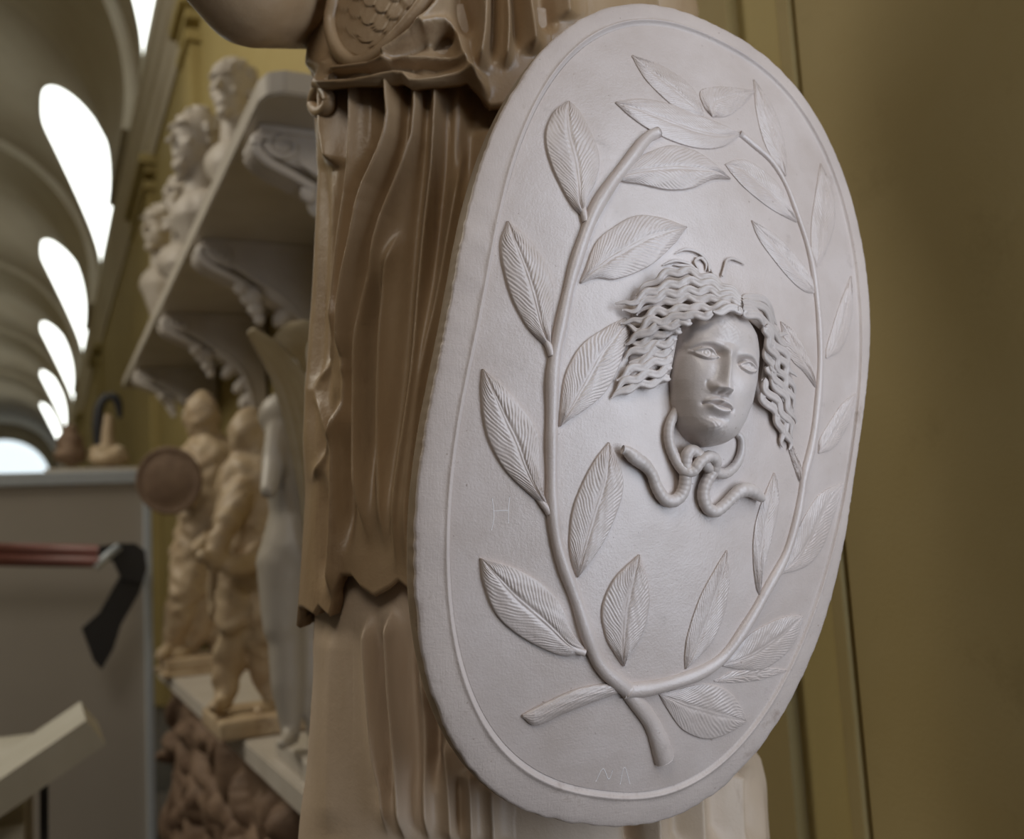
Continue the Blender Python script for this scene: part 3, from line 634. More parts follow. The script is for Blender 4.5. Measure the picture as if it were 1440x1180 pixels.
F_bod = [
 ([(466,121),(500,122),(526,118),(568,110),(582,122),(615,120),(657,112),(690,112)], .018, 8),
 ([(478,100),(520,95),(547,90),(589,87),(644,92),(670,96)], .012, 5), ([(470,109),(520,106),(560,99),(600,101),(650,101)], -.009, 4),
 ([(549,80),(578,58),(605,32),(625,3),(640,-25)], .020, 7), ([(556,86),(590,66),(612,52)], -.008, 5),
 ([(602,47),(626,37),(642,52),(652,87),(666,116),(689,142)], .018, 6), ([(632,52),(622,58),(612,74)], -.020, 8), ([(640,-20),(650,20),(662,60)], -.014, 10),
 ([(681,-30),(681,20),(679,60),(672,105)], .024, 8), ([(695,-30),(694,40),(690,100)], -.016, 5),
 ([(708,-30),(712,40),(709,100)], .015, 5), ([(721,-30),(726,40),(728,80)], -.013, 5),
 ([(734,-30),(744,40),(748,80)], .018, 9), ([(763,-30),(771,50)], -.016, 9), ([(790,-30),(795,30)], .012, 10),
 ([(450,-30),(448,40),(444,110)], .012, 5), ([(457,-20),(457,90)], -.012, 5), ([(462,90),(456,110),(450,130)], .008, 5),
]
bod_x = [430, 466, 526, 555, 568, 582, 615, 657, 690, 760, 900]; bod_y = [128, 126, 122, 119, 117, 127, 124, 118, 146, 140, 120]
robe_part('bodice', 2.80, lambda x: np.interp(x, bod_x, bod_y), F_bod, M_robe, inset=-.012, nz=260, back=.006, under=.02, label='gathered bodice tied at the waist')
# scaled breastplate patch inside its rolled rim
rimp = resample([(474,-40),(470,0),(465,34),(474,69),(497,89),(526,80),(557,51),(589,14),(604,-10),(618,-40)], 60)
def on_body(px, lift=0.0):
    d = rays(px); z = np.full(len(d), 2.35); th = np.full(len(d), -.4)
    # march along the ray to the body surface
    lo = np.full(len(d), .7); hi = np.full(len(d), 1.25)
    def inside(t):
        P = EYE + d * t[:, None]; a = np.interp(P[:, 2], zpts, apts) + lift + .004; b = np.interp(P[:, 2], zpts, bpts) + lift + .004
        return ((P[:, 0] - AX[0] - np.interp(P[:, 2], zpts, xsh)) / a) ** 2 + ((P[:, 1] - AX[1]) / b) ** 2 < 1
    lo = np.full(len(d), .6); hi = lo.copy(); found = np.zeros(len(d), bool)
    for s in np.linspace(.6, 1.7, 221):
        i = inside(np.full(len(d), s)) & ~found; hi[i] = s; lo[i] = s - .005; found |= i
    hi[~found] = 1.25; lo[~found] = 1.25
    for _ in range(18):
        mid = (lo + hi) / 2; i = inside(mid); hi = np.where(i, mid, hi); lo = np.where(i, lo, mid)
    return EYE + d * hi[:, None]
cpt = np.array([540., -30.]); RR = np.linspace(.02, 1, 150)
pxs = cpt + (rimp - cpt)[None] * RR[:, None, None]
X_, Y_ = pxs[..., 0], pxs[..., 1]
# overlapping rounded scales
ca, sa = math.cos(-.5), math.sin(-.5); xs_, ys_ = X_ * ca - Y_ * sa, X_ * sa + Y_ * ca
row = np.floor(ys_ / 24.0); fx = ((xs_ / 19.0 + .5 * (row % 2)) % 1.0) - .5; fy = (ys_ / 24.0 + 1.1 * fx ** 2) % 1.0
sc_h = .0028 * fy - .0016 * np.exp(-((np.abs(fx) - .5) / .08) ** 2)
Pp = on_body(pxs.reshape(-1, 2), .010).reshape(150, 60, 3)
Pp = Pp + (EYE - Pp) / np.linalg.norm(EYE - Pp, axis=-1, keepdims=True) * sc_h[..., None]
put('scale_breastplate', mesh(Pp.reshape(-1, 3), grid_faces(150, 60), True, so), M_robe, statue, 'breastplate of overlapping scales')
V, F = tube_vf(on_body(rimp, .012), .0095, 14); put('rolled_rim', mesh(V, F, True, so), M_robe, statue)
# arm reaching out at the upper left, knot at the waist, arm behind the shield
A0, A1, A2 = at(215, -150, Y=1.12), at(350, -10, Y=1.22), at(540, 10, Y=1.42)
put('arm', sculpt([capsule_vf(A0, A1, .055, .068), capsule_vf(A1, A2, .068, .066)], .008, 6, so), M_robe, statue, 'bare forearm reaching out to the left')
kn = [tube_vf(on_body(resample([(452,118),(443,135),(441,150),(450,158),(461,150),(462,136),(455,124),(470,112)], 50), .012), .009, 12)]
put('knot', merge(kn, so), M_robe, statue, 'small knot of cloth at the waist')
back_c = surf(np.array(.0), np.array(.05), np.array(-.040))
put('arm', sculpt([capsule_vf((AX[0] + .26, AX[1], 2.15), (AX[0] + .24, AX[1] - .15, 1.83), .055, .05), capsule_vf((AX[0] + .24, AX[1] - .15, 1.83), tuple(back_c + np.array([.05, .047, 0])), .05, .042)], .01, 4, so), M_robe, statue)
sh_ = [ell_vf((AX[0] + .22, AX[1] + .02, 2.44), (.13, .14, .26))]
put('shoulder', sculpt(sh_, .012, 4, so, .006, 40), M_robe, statue)
V, F = box_vf(AX[0] - .42, AX[0] + .40, AX[1] - .34, AX[1] + .33, 0, .62, .012)
tag(put('pedestal', mesh(V, F, False), M_slab), 'grey stone block pedestal under the draped statue', 'pedestal')

# ================================================================== GALLERY SHELL
WX = 1.2           # right-hand wall plane
HS, CX, RV = 6.2 + 1.6, -2.2, 3.4
LWX = CX - RV
def shell(name, me, m): return struct(put(name, me, m))
shell('floor', boxes([(LWX - .3, WX + .6, -1.5, 78, -.1, 0)]), M_floor)
shell('wall_right', boxes([(WX, WX + .5, .5, 78, 0, HS + .02)]), M_ochre)
shell('wall_left', boxes([(LWX - .3, LWX, 6, 78, 0, HS)]), M_ochre)
shell('trim_1', boxes([(WX - .016, WX + .02, 1.263, 1.294, 0, 6.0), (WX - .026, WX + .02, 1.414, 2.05, 0, 6.0), (WX - .010, WX + .02, 0.5, 1.254, 0, 6.0)], bev=.005), M_panel)

# barrel vault with lunette window openings (right flank), ribs between the bays
BAYS = [(10.2, 2.8), (20.2, 2.65), (30.0, 3.1), (40.2, 3.1), (50.4, 3.1), (60.6, 3.1)]
A0d, AMAX = 0.5, 49.0
def arch_ang(y):
    a = np.zeros_like(y)
    for yc, w in BAYS:
        q = 1 - ((y - yc + .0) / w) ** 2
        a = np.where(q > 0, np.maximum(a, A0d + (AMAX - A0d) * (1 - np.maximum(1 - q, 0) ** 1.7)), a)
    return a
ys = np.unique(np.round(np.r_[np.linspace(5.6, 76, 300), np.concatenate([[yc - w + 1e-3, yc - w - 1e-3, yc + w - 1e-3, yc + w + 1e-3] for yc, w in BAYS])], 4))
a0 = arch_ang(ys); f = np.linspace(0, 1, 60)[None, :]
ang = np.radians(a0[:, None] * (1 - f) + 180 * f)
VV = np.stack([CX + RV * np.cos(ang), np.repeat(ys[:, None], 60, 1), HS + RV * np.sin(ang)], -1)
shell('ceiling', fixn(mesh(VV.reshape(-1, 3), grid_faces(len(ys), 60))), M_vault)
for i, (y0, y1) in enumerate([(13.6, 16.8), (23.6, 26.4), (34.0, 36.6), (44.2, 46.8), (54.4, 57.0)]):
    aa = np.radians(np.linspace(-9, 189, 66)); V = []
    for (yy, rr) in ((y0, RV + .05), (y0, RV - .16), (y1, RV - .16), (y1, RV + .05)):
        V.append(np.stack([CX + rr * np.cos(aa), np.full(66, yy), HS + rr * np.sin(aa)], -1))
    shell('trim_%d' % (2 + i), fixn(mesh(np.array(V).reshape(-1, 3), grid_faces(4, 66, cu=True) + [[0, 66, 132, 198], [65, 131, 197, 263]], False)), M_rib)
for i, (yc, w) in enumerate(BAYS):
    q = np.linspace(-1, 1, 60); yy = yc + q * w * .999
    aa = np.radians(A0d + (AMAX - A0d) * (1 - np.abs(q) ** 3.4))
    E0 = np.stack([CX + RV * np.cos(aa), yy, HS + RV * np.sin(aa)], -1)
    base = HS + RV * math.sin(math.radians(A0d))
    # short splayed reveal, then the pane
    E1 = E0 + np.array([.015, 0, 0.0]); E1[:, 1] = yc + (yy - yc) * .985; E1[:, 2] = base + (E0[:, 2] - base) * .985
    G = np.stack([E0, E1], 0)
    wv = struct(put('window_%d' % (i + 1), mesh(np.vstack([G.reshape(-1, 3)]), grid_faces(2, 60)), M_jamb))
    nr = 16; t = np.linspace(0, 1, nr)[:, None, None]
    B = E1.copy(); B[:, 2] = base; B[:, 0] = WX + .015
    Pn = E1[None] * (1 - t) + B[None] * t
    put('pane', mesh(Pn.reshape(-1, 3), grid_faces(nr, 60)), M_sky, wv)
    V, F = box_vf(WX - .03, WX + .40, yc - w * .98, yc + w * .98, base - .14, base + .005, .01)
    put('sill', mesh(V, F, False), M_jamb, wv)
# cornice under the vault
prof_c = [(WX + .05, 6.15), (WX - .03, 6.15), (WX - .035, 6.40), (WX - .055, 6.45), (WX - .055, 6.75), (WX - .085, 6.82), (WX - .085, 7.05), (WX - .115, 7.13), (WX - .115, 7.24), (WX + .05, 7.27)]
shell('trim_7', prism(prof_c, 5.4, 76), M_rib)
# pilasters with simple capitals
for i, (y0, y1, m) in enumerate([(11.6, 13.6, M_ochre), (22.4, 24.6, M_ochre), (33.0, 35.2, M_ochre), (43.5, 45.8, M_ochre), (8.0, 8.5, M_ochre)]):
    shell('trim_%d' % (8 + i), boxes([(WX - .09, WX + .05, y0, y1, 0, 5.75), (WX - .13, WX + .05, y0 - .05, y1 + .05, 5.75, 5.85), (WX - .12, WX + .05, y0 - .03, y1 + .03, 5.95, 6.04), (WX - .18, WX + .05, y0 - .1, y1 + .1, 6.04, 6.15)], bev=.015), m)
# end wall with its great lunette
e = 76.0; aa = np.linspace(0, np.pi, 50)
ring = np.stack([CX + RV * np.cos(aa), np.full(50, e), HS + RV * np.sin(aa)], -1)
ring2 = np.stack([CX + (RV - .45) * np.cos(aa), np.full(50, e), HS - .6 + (RV - .45) * np.sin(aa)], -1)
wl = [(LWX, e, 0), (WX, e, 0), (WX, e, HS - .6), (LWX, e, HS - .6)]
endw = shell('wall_end', merge([(np.vstack([ring, ring2]), grid_faces(2, 50)), (np.array(wl), [[0, 1, 2, 3]])], smooth=False), M_rib)
w_end = struct(put('window_7', merge([tube_vf(ring2 + np.array([0, -.05, 0]), .08, 8)], smooth=True), M_jamb))
Pn = np.concatenate([ring2 + np.array([0, .1, 0]), [[CX, e + .1, HS - .6]]]); n = len(Pn) - 1
put('pane', mesh(Pn, [[k, k + 1, n] for k in range(n - 1)], False), mat('daylit_end_window_glass', (.8, .8, .8), .3, emit=(.80, .92, 1.0), estr=1.1), w_end)

# ================================================================== WALL SHELVES AND BRACKETS
XF, SH, Y0S, Y1S = .60, 1.6 + 1.345, 2.815, 8.4
SX1 = WX + .005
Vs = prism([(XF + .06, Y0S), (XF + .015, Y0S + .03), (XF, Y0S + .09), (XF, Y1S), (SX1, Y1S), (SX1, Y0S)], SH, SH + .075, 'xy', bev=.006)
tag(put('marble_shelf', Vs, M_slab), 'long pale marble wall shelf high on the wall carrying busts', 'shelf')
LZ = 1.6 - .61
Vs = prism([(XF, 2.3), (XF, 6.05), (SX1, 6.05), (SX1, 2.3)], LZ - .07, LZ, 'xy', bev=.006)
tag(put('stone_shelf', Vs, M_slab), 'low grey stone shelf carrying the nude statues', 'shelf')
def corbel_parts():
    """carved console: x grows from the front nose (0) back to the wall (.6); z down from the shelf (0)"""
    out = []
    body_ = [(0.03, 0), (.56, 0), (.56, -.86), (.52, -.86), (.50, -.72), (.48, -.56), (.43, -.43), (.35, -.35), (.29, -.31), (.25, -.22), (.16, -.165), (.07, -.14), (.015, -.08)]
    # flank body
    out.append(('body', prism(body_, -.085, .085, bev=.008)))
    # front scroll rolls and flutes
    fl = []
    for k in range(5):
        y = -.076 + k * .038
        P = resample([(.045, y, -.032), (-.006, y, -.05), (-.012, y, -.10), (.03, y, -.15), (.10, y, -.19), (.18, y, -.24)], 30)
        fl.append(tube_vf(P, np.interp(np.linspace(0, 1, 30), [0, .4, 1], [.020, .021, .016]), 12))
    out.append(('flute', fl))
    sc = []
    for sy in (-.088, .088):
        a = np.linspace(0, 3.6 * np.pi, 70); r = .062 * (1 - a / a[-1] * .86)
        sc.append(tube_vf(np.stack([.075 + r * np.cos(a + 1.8), np.full(70, sy), -.075 + r * np.sin(a + 1.8)], -1), .013, 10))
        a = np.linspace(0, 3.4 * np.pi, 60); r = .05 * (1 - a / a[-1] * .85)
        sc.append(tube_vf(np.stack([.50 + r * np.cos(a + .5), np.full(60, sy), -.76 + r * np.sin(a + .5)], -1), .012, 10))
        P = resample([(.12, sy, -.13), (.24, sy, -.22), (.36, sy, -.32), (.44, sy, -.45), (.47, sy, -.62), (.48, sy, -.72)], 40); sc.append(tube_vf(P, .013, 10))
    out.append(('scroll', sc))
    dr = [ell_vf((.215, 0, -.285), (.05, .05, .062)), ell_vf((.235, 0, -.355), (.036, .036, .046)), ell_vf((.25, 0, -.41), (.024, .024, .036))]
    for k in range(4):
        dr.append(ell_vf((.16 + .02 * k, -.055 + .035 * k, -.25), (.03, .026, .045)))
    out.append(('drop', dr))
    lf = []
    for k, (xx, zz) in enumerate([(.36, -.385), (.425, -.49), (.455, -.60), (.475, -.70)]): lf.append(ell_vf((xx, 0, zz), (.04, .062, .075), (0, .5, 0)))
    out.append(('acanthus_leaf', lf))
    out.append(('abacus', boxes([(-.005, .56, -.105, .105, -.03, 0)], bev=.006)))
    return out
cp = corbel_parts()
cmesh = {k: (v if not isinstance(v, list) else merge(v)) for k, v in cp}
WHERE = ['white scroll bracket nearest the robed statue, its nose cut by the robe', 'second white scroll bracket under the high shelf, with a hanging drop', 'third white scroll bracket under the high shelf, above the nude figures', 'farthest white scroll bracket under the high shelf, at its far end']
def make_corbel(first):
    t = thing('scroll_bracket', (0, 0, 0), '', 'bracket', 'carved brackets under the upper shelf')
    for k, me in cmesh.items():
        me.transform(Matrix.Diagonal((.97, .72, .80, 1)))
        put(k, me, M_brk, t)
    return t
proto = make_corbel(True)
for me in cmesh.values():
    while len(me.materials) > 1: me.materials.pop()
for i, y in enumerate([3.12, 4.36, 5.76, 7.50]):
    if i == 0: r = proto
    else:
        r = proto.copy(); COL.objects.link(r)
        for ch in list(proto.children):
            c = ch.copy(); COL.objects.link(c); c.parent = r
    r.location = (XF + .035, y, SH - .001); r['label'] = WHERE[i]

# ================================================================== BUSTS ON THE UPPER SHELF
def bust(P, yaw, sc, label, m, curls, beard, lean=0.0, seed=0):
    """P = centre of the head; the socle stands on the shelf"""
    r = np.random.default_rng(seed); base = np.array([P[0], P[1], SH + .075])
    t = thing('marble_bust', tuple(base), label, 'bust', 'busts on the upper shelf'); t.rotation_euler = (0, 0, yaw)
    hz = P[2] - base[2]
    # local frame: face looks to -Y
    H = [ell_vf((0, .01, hz + .03), (.078 * sc, .098 * sc, .105 * sc)), ell_vf((0, -.028 * sc, hz - .045 * sc), (.060 * sc, .068 * sc, .085 * sc)),
         capsule_vf((0, -.085 * sc, hz + .025), (0, -.118 * sc, hz - .028 * sc), .010, .017, 8), ell_vf((0, -.085 * sc, hz - .075 * sc), (.028 * sc, .018, .014)),
         ell_vf((0, -.075 * sc, hz - .115 * sc), (.030 * sc, .026 * sc, .024 * sc)), ell_vf((0, -.080 * sc, hz + .045 * sc), (.062 * sc, .022 * sc, .016)),
         ell_vf((.08 * sc, .015, hz - .02), (.012, .022, .032)), ell_vf((-.08 * sc, .015, hz - .02), (.012, .022, .032)),
         capsule_vf((0, .02, hz - .05), (0, .04, hz - .24 * sc), .058 * sc, .078 * sc)]
    for sx in (-1, 1): H.append(ell_vf((sx * .045 * sc, -.062 * sc, hz - .03 * sc), (.024, .022, .026)))
    if beard:
        for k in range(26): H.append(ell_vf((r.normal() * .032, -.075 * sc + abs(r.normal()) * .015, hz - .12 * sc + r.normal() * .028), (.017, .017, .02)))
    put('head', sculpt(H, .007, 4), m, t)
    hr = [ell_vf((0, .03, hz + .05), (.085 * sc, .098 * sc, .098 * sc))]
    for k in range(curls):
        a, b = r.uniform(0, 2 * np.pi), r.uniform(-.15, 1.45); q = np.array([math.cos(a) * math.cos(b) * .088, math.sin(a) * math.cos(b) * .105 + .025, math.sin(b) * .108]) * sc
        if q[1] < -.055 and q[2] < .045: continue
        hr.append(ell_vf(np.array([0, 0, hz + .035]) + q, (.021, .021, .021), seg=10))
    put('hair', sculpt(hr, .008, 3), m, t)
    c0 = hz - .27 * sc
    ch = [ell_vf((0, .03, max(c0 - .02, .22)), (.15 * sc, .10 * sc, .10 * sc)), capsule_vf((0, .03, max(c0 - .05, .20)), (0, .03, max(c0 - .20 * sc, .13)), .12 * sc, .07 * sc)]
    put('chest', sculpt(ch, .010, 4), m, t)
    pr = [(.09, 0), (.09, .025), (.075, .035), (.055, .06), (.05, max(.09, c0 - .20 * sc)), (.06, max(.10, c0 - .19 * sc))]
    a = np.linspace(0, 2 * np.pi, 28, endpoint=False)
    V = np.array([[(rr * np.cos(x), .03 + rr * np.sin(x), zz) for x in a] for rr, zz in pr]).reshape(-1, 3)
    put('socle', mesh(V, grid_faces(len(pr), 28, cv=True) + [list(range(28))[::-1], [(len(pr) - 1) * 28 + k for k in range(28)]]), M_slab, t)
    return t
bust(at(328, 130, X=.86), -.75, 1.22, 'curly-haired marble bust nearest the robed statue on the high shelf', M_white, 90, False, seed=1)
bust(at(276, 200, X=.74), -1.15, 1.36, 'bearded marble bust in profile, second along the high shelf', M_white, 70, True, seed=2)
bust(at(258, 285, X=.76), -.5, 1.22, 'marble bust third along the high shelf, behind the profile bust', M_white, 60, True, seed=3)
bust(at(226, 322, X=.80), -.9, 1.4, 'farthest marble bust at the far end of the high shelf', M_white, 70, False, seed=4)

# ================================================================== NUDE FIGURES ON THE LOWER SHELF
LSC = 1.0
def limb(parts, pts, rs, seg=14):
    rs = [q * LSC for q in rs]
    for (a, b, r0, r1) in zip(pts[:-1], pts[1:], rs[:-1], rs[1:]): parts.append(capsule_vf(a, b, r0, r1, seg))
def P2(x, y, Y): return at(x, y, Y=Y)
# winged figure close behind the robe
wy = 2.85
t = thing('winged_figure', tuple(P2(405, 1040, wy)), 'pale smooth winged nude figure standing behind the robe', 'statue'); wo = np.array(t.location)
w = []; LSC = .80
limb(w, [P2(412, 600, wy), P2(412, 660, wy), P2(414, 720, wy), P2(412, 770, wy)], [.095, .105, .088, .115])
limb(w, [P2(400, 790, wy), P2(398, 880, wy), P2(402, 900, wy), P2(404, 960, wy), P2(409, 1030, wy)], [.100, .072, .062, .060, .034])
limb(w, [P2(432, 790, wy + .05), P2(436, 890, wy + .05), P2(440, 960, wy + .03), P2(446, 1030, wy + .02)], [.11, .072, .062, .038])
limb(w, [P2(410, 1036, wy), P2(398, 1046, wy - .09)], [.032, .022])
limb(w, [P2(446, 1036, wy), P2(440, 1046, wy - .09)], [.032, .022])
limb(w, [P2(396, 590, wy - .02), P2(385, 650, wy - .06), P2(378, 690, wy - .13)], [.055, .044, .032])
w.append(ell_vf(P2(416, 585, wy), (.11, .08, .08)))
limb(w, [P2(430, 570, wy), P2(450, 530, wy)], [.05, .05]); w.append(ell_vf(P2(462, 500, wy - .01), (.065, .075, .085)))
put('body', sculpt(w, .009, 9, wo), M_cool, t)
def wing(pts_l, pts_r, Yw, th_, name='wing'):
    n, m = 60, 22; L_, R_ = resample(pts_l, n), resample(pts_r, n); u = np.linspace(0, 1, m)[None, :, None]
    px = L_[:, None] * (1 - u) + R_[:, None] * u
    d = rays(px.reshape(-1, 2)).reshape(n, m, 3); k = np.linspace(0, 1, n)[:, None]; uu = u[..., 0]
    yy = Yw + .10 * uu + .05 * k; A = EYE + d * (yy / d[..., 1])[..., None]
    rid = .006 * np.abs(np.sin(uu * 14 + k * 2)) + .012 * np.sin(uu * np.pi)
    nrm_ = -fw; front = A + nrm_ * (rid + th_ * .5 * np.sin(np.pi * np.clip(uu, .02, .98)) ** .4)[..., None]; back = A - nrm_ * (th_ * .5 * np.sin(np.pi * np.clip(uu, .02, .98)) ** .4)[..., None]
    V = np.concatenate([front, back[:, ::-1]], 1)
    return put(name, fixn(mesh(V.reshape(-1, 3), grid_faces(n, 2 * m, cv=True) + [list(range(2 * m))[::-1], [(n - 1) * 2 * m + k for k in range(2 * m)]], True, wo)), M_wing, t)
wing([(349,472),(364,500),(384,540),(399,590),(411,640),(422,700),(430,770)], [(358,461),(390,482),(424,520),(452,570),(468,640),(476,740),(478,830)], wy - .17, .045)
wing([(385,478),(400,490),(420,510),(436,540)], [(412,452),(440,452),(470,470),(490,520)], wy + .16, .05)
V, F = box_vf(XF + .03, 1.15, wy - .22, wy + .22, LZ, P2(405, 1046, wy)[2] - .022, .008)
tag(put('plinth', mesh(V, F, False), M_slab), 'pale square plinth under the winged figure on the low shelf', 'plinth')

def figure(name, spec, Y, m, parent, off, vox=.009, rough=.011):
    parts = []
    for pts, rs in spec:
        if len(pts) == 1:
            x, y, dy = pts[0]; parts.append(ell_vf(P2(x, y, Y + dy), np.array(rs) * LSC))
        else: limb(parts, [P2(x, y, Y + dy) for x, y, dy in pts], rs, 12)
    return put(name, sculpt(parts, vox, 6, off, rough, 38), m, parent)
fy = 3.62
LSC = .98; gb = P2(335, 1000, fy)
t = thing('embracing_figure', (gb[0], gb[1], LZ), 'honey coloured marble figure leaning forward between the disc bearer and the wing', 'statue'); fo = np.array(t.location)
figure('body', [
 ([(348,612,0)], (.075, .085, .10)), ([(352,640,0),(352,668,0)], [.06, .07]),
 ([(356,680,0),(352,720,0),(350,760,0),(352,800,0)], [.135, .13, .115, .125]),
 ([(340,690,-.1),(318,740,-.16),(300,790,-.2)], [.055, .045, .035]), ([(300,790,-.2),(285,782,-.22)], [.03, .025]),
 ([(372,700,.02),(380,760,-.06),(352,792,-.16)], [.058, .048, .036]), ([(352,792,-.16),(322,800,-.2)], [.04, .03]),
 ([(338,815,0),(330,870,-.03),(330,885,0),(322,940,.02),(315,985,.0)], [.10, .07, .062, .058, .034]), ([(315,988,0),(303,996,-.1)], [.034, .024]),
 ([(366,815,0),(372,880,-.05),(368,895,-.04),(376,950,.05),(388,990,.05)], [.105, .075, .064, .06, .036]), ([(388,994,.04),(366,1002,-.1)], [.034, .025])], fy, M_tan, t, fo)
dr_ = []
for k in range(8):
    limb(dr_, [P2(300 + k * 9, 800 + 4 * k, fy - .02), P2(304 + k * 10, 860 + 10 * math.sin(k), fy + .02), P2(330 + k * 7, 900, fy + .06)], [.022, .03, .02], 10)
put('drapery', sculpt(dr_, .009, 4, fo, .004, 50), M_tan, t)
bz = P2(345, 1004, fy)[2]
put('base', boxes([(gb[0] - .095, gb[0] + .30, fy - .20, fy + .20, LZ, bz + .012)], .015, fo), M_tan, t)
fy2 = 5.55
LSC = 1.22; gb2 = P2(268, 925, fy2)
t = thing('disc_bearer', (gb2[0], gb2[1], LZ), 'honey coloured marble warrior carrying a round shield above the partition edge', 'statue'); fo2 = np.array(t.location)
figure('body', [
 ([(284,585,0)], (.08, .09, .11)), ([(290,612,0),(292,640,0)], [.062, .075]),
 ([(296,655,0),(292,700,0),(286,740,0),(284,770,0)], [.145, .135, .115, .125]),
 ([(275,655,-.04),(262,700,-.12),(246,690,-.2)], [.058, .046, .036]),
 ([(312,670,.02),(322,720,-.08),(300,750,-.2)], [.058, .046, .036]), ([(300,750,-.2),(278,770,-.24)], [.036, .03]),
 ([(274,780,0),(262,830,-.04),(258,842,-.03),(248,880,.02),(240,912,.02)], [.105, .075, .064, .06, .036]), ([(240,914,.02),(226,920,-.08)], [.036, .026]),
 ([(296,785,.02),(292,845,.02),(290,855,.02),(276,890,.06),(266,915,.06)], [.11, .078, .066, .062, .036]), ([(266,918,.05),(248,924,-.06)], [.036, .026]),
 ([(322,870,.05),(322,905,.05)], [.085, .09])], fy2, M_tan, t, fo2)
dr2 = []
for k in range(7):
    limb(dr2, [P2(300 + k * 5, 640 + 4 * k, fy2 + .02), P2(306 + k * 5, 720 + 6 * math.sin(2 * k), fy2 + .06), P2(300 + k * 7, 800 + 7 * k, fy2 + .02), P2(306 + k * 5, 880, fy2 + .08)], [.02, .032, .028, .02], 10)
put('drapery', sculpt(dr2, .010, 4, fo2, .005, 45), M_tan, t)
dc = P2(238, 676, fy2 - .22); 
aa = np.linspace(0, 2 * np.pi, 48, endpoint=False); dn_ = np.array([-.50, -.85, -.12]); dn_ /= np.linalg.norm(dn_); d1 = np.cross(dn_, [0, 0, 1]); d1 /= np.linalg.norm(d1); d2 = np.cross(d1, dn_)
prof_d = [(0.0, .035), (.06, .033), (.12, .024), (.155, .012), (.160, .016), (.172, .014), (.175, 0), (.16, -.012), (0.001, .004)]
V = np.array([[dc + dn_ * h + r * (np.cos(x) * d1 + np.sin(x) * d2) for x in aa] for r, h in prof_d])
put('disc', mesh(V.reshape(-1, 3), grid_faces(len(prof_d), 48, cv=True), True, fo2), M_relief, t, 'round domed shield held out to the left')
bz2 = max(P2(270, 924, fy2)[2], LZ + .06)
put('base', boxes([(gb2[0] - .16, gb2[0] + .28, fy2 - .20, fy2 + .22, LZ, bz2 - .05), (gb2[0] - .14, gb2[0] + .26, fy2 - .18, fy2 + .20, bz2 - .05, bz2 + .01)], .012, fo2), M_tan, t)
# carved relief slab under the low shelf
q0 = 0
n, m = 150, 110; yy, zz = np.meshgrid(np.linspace(2.9, 6.0, n), np.linspace(.02, .90, m), indexing='ij')
hh = np.zeros_like(yy); r = np.random.default_rng(5)
for k in range(110):
    y_, z_, s1, s2, ro_ = r.uniform(2.9, 6.0), r.uniform(.05, .88), r.uniform(.05, .16), r.uniform(.03, .07), r.uniform(0, 3.1)
    hh = np.maximum(hh, r.uniform(.03, .10) * np.sqrt(np.clip(1 - 0.0 - ((yy - y_) * math.cos(ro_) + (zz - z_) * math.sin(ro_)) ** 2 / s1 ** 2 - (-(yy - y_) * math.sin(ro_) + (zz - z_) * math.cos(ro_)) ** 2 / s2 ** 2, 0, 1)))
XR = .665
Vt = np.stack([XR - hh, yy, zz], -1); Vb_ = np.stack([0 * hh + XR + .12, yy, zz], -1)
b = np.concatenate([Vt, Vb_[:, ::-1]], 1)
tag(put('relief_slab', fixn(mesh(b.reshape(-1, 3), grid_faces(n, 2 * m, cv=True) + [list(range(2 * m))[::-1], [(n - 1) * 2 * m + k for k in range(2 * m)]])), M_relief), 'weathered brown carved relief slab standing under the low stone shelf', 'relief')
for yb in (2.75, 5.85):
    tag(put('shelf_support', boxes([(XF + .08, WX, yb - .06, yb + .06, 0, LZ - .07)], .01), M_slab), 'grey stone support under the %s end of the low shelf' % ('near' if yb < 4 else 'far'), 'support', 'supports under the low shelf')

# ================================================================== PARTITION, RAIL, LECTERN
PY = 6.15
t = thing('partition', (-1.5, PY, 0), 'greige free-standing partition with an aluminium frame across the gallery', 'partition'); po = np.array(t.location)
pz = at(100, 664, Y=PY)[2]; pxr = at(214, 800, Y=PY)[0]
put('panel', boxes([(-4.6, pxr - .03, PY - .012, PY + .012, .02, pz - .05)], 0, po), M_part, t)
put('top_rail', boxes([(-4.6, pxr, PY - .035, PY + .035, pz - .075, pz)], .008, po), M_alu, t, 'aluminium top rail')
put('post', boxes([(pxr - .045, pxr, PY - .035, PY + .035, 0, pz - .075)], .008, po), M_alu, t, 'aluminium corner post')
# rail, and a black slab standing in for a soft shadow
ry = 5.55
a, b_ = at(-60, 777, Y=ry), at(150, 783, Y=ry)
t = thing('barrier_rail', tuple(at(176, 790, Y=ry)), 'red-brown barrier rail before the partition, with a black slab as soft shadow', 'rail'); ro0 = np.array(t.location)
V1, F1 = tube_vf(np.array([at(-60, 772, Y=ry), at(138, 776, Y=ry)]), .034, 16); V2, F2 = tube_vf(np.array([at(-60, 787, Y=ry - .02), at(138, 790, Y=ry - .02)]), .030, 16)
put('rail', merge([(V1, F1), (V2, F2)], ro0), M_red, t, 'padded red-brown rail')
V, F = tube_vf(np.array([at(134, 798, Y=ry - .03), at(150, 783, Y=ry - .03), at(168, 768, Y=ry - .03)]), .022, 12); put('clip', mesh(V, F, True, ro0), M_alu, t, 'light metal clip')
q = lambda x, y: tuple(at(x, y, Y=ry))
def ppoly(pts, th_, Y):
    A = np.array([at(x, y, Y=Y) for x, y in pts]); B = A + np.array([0, th_, 0]); n = len(pts)
    return fixn(mesh(np.vstack([A, B]), [list(range(n)), list(range(n, 2 * n))[::-1]] + [[i, (i + 1) % n, n + (i + 1) % n, n + i] for i in range(n)], False, ro0))
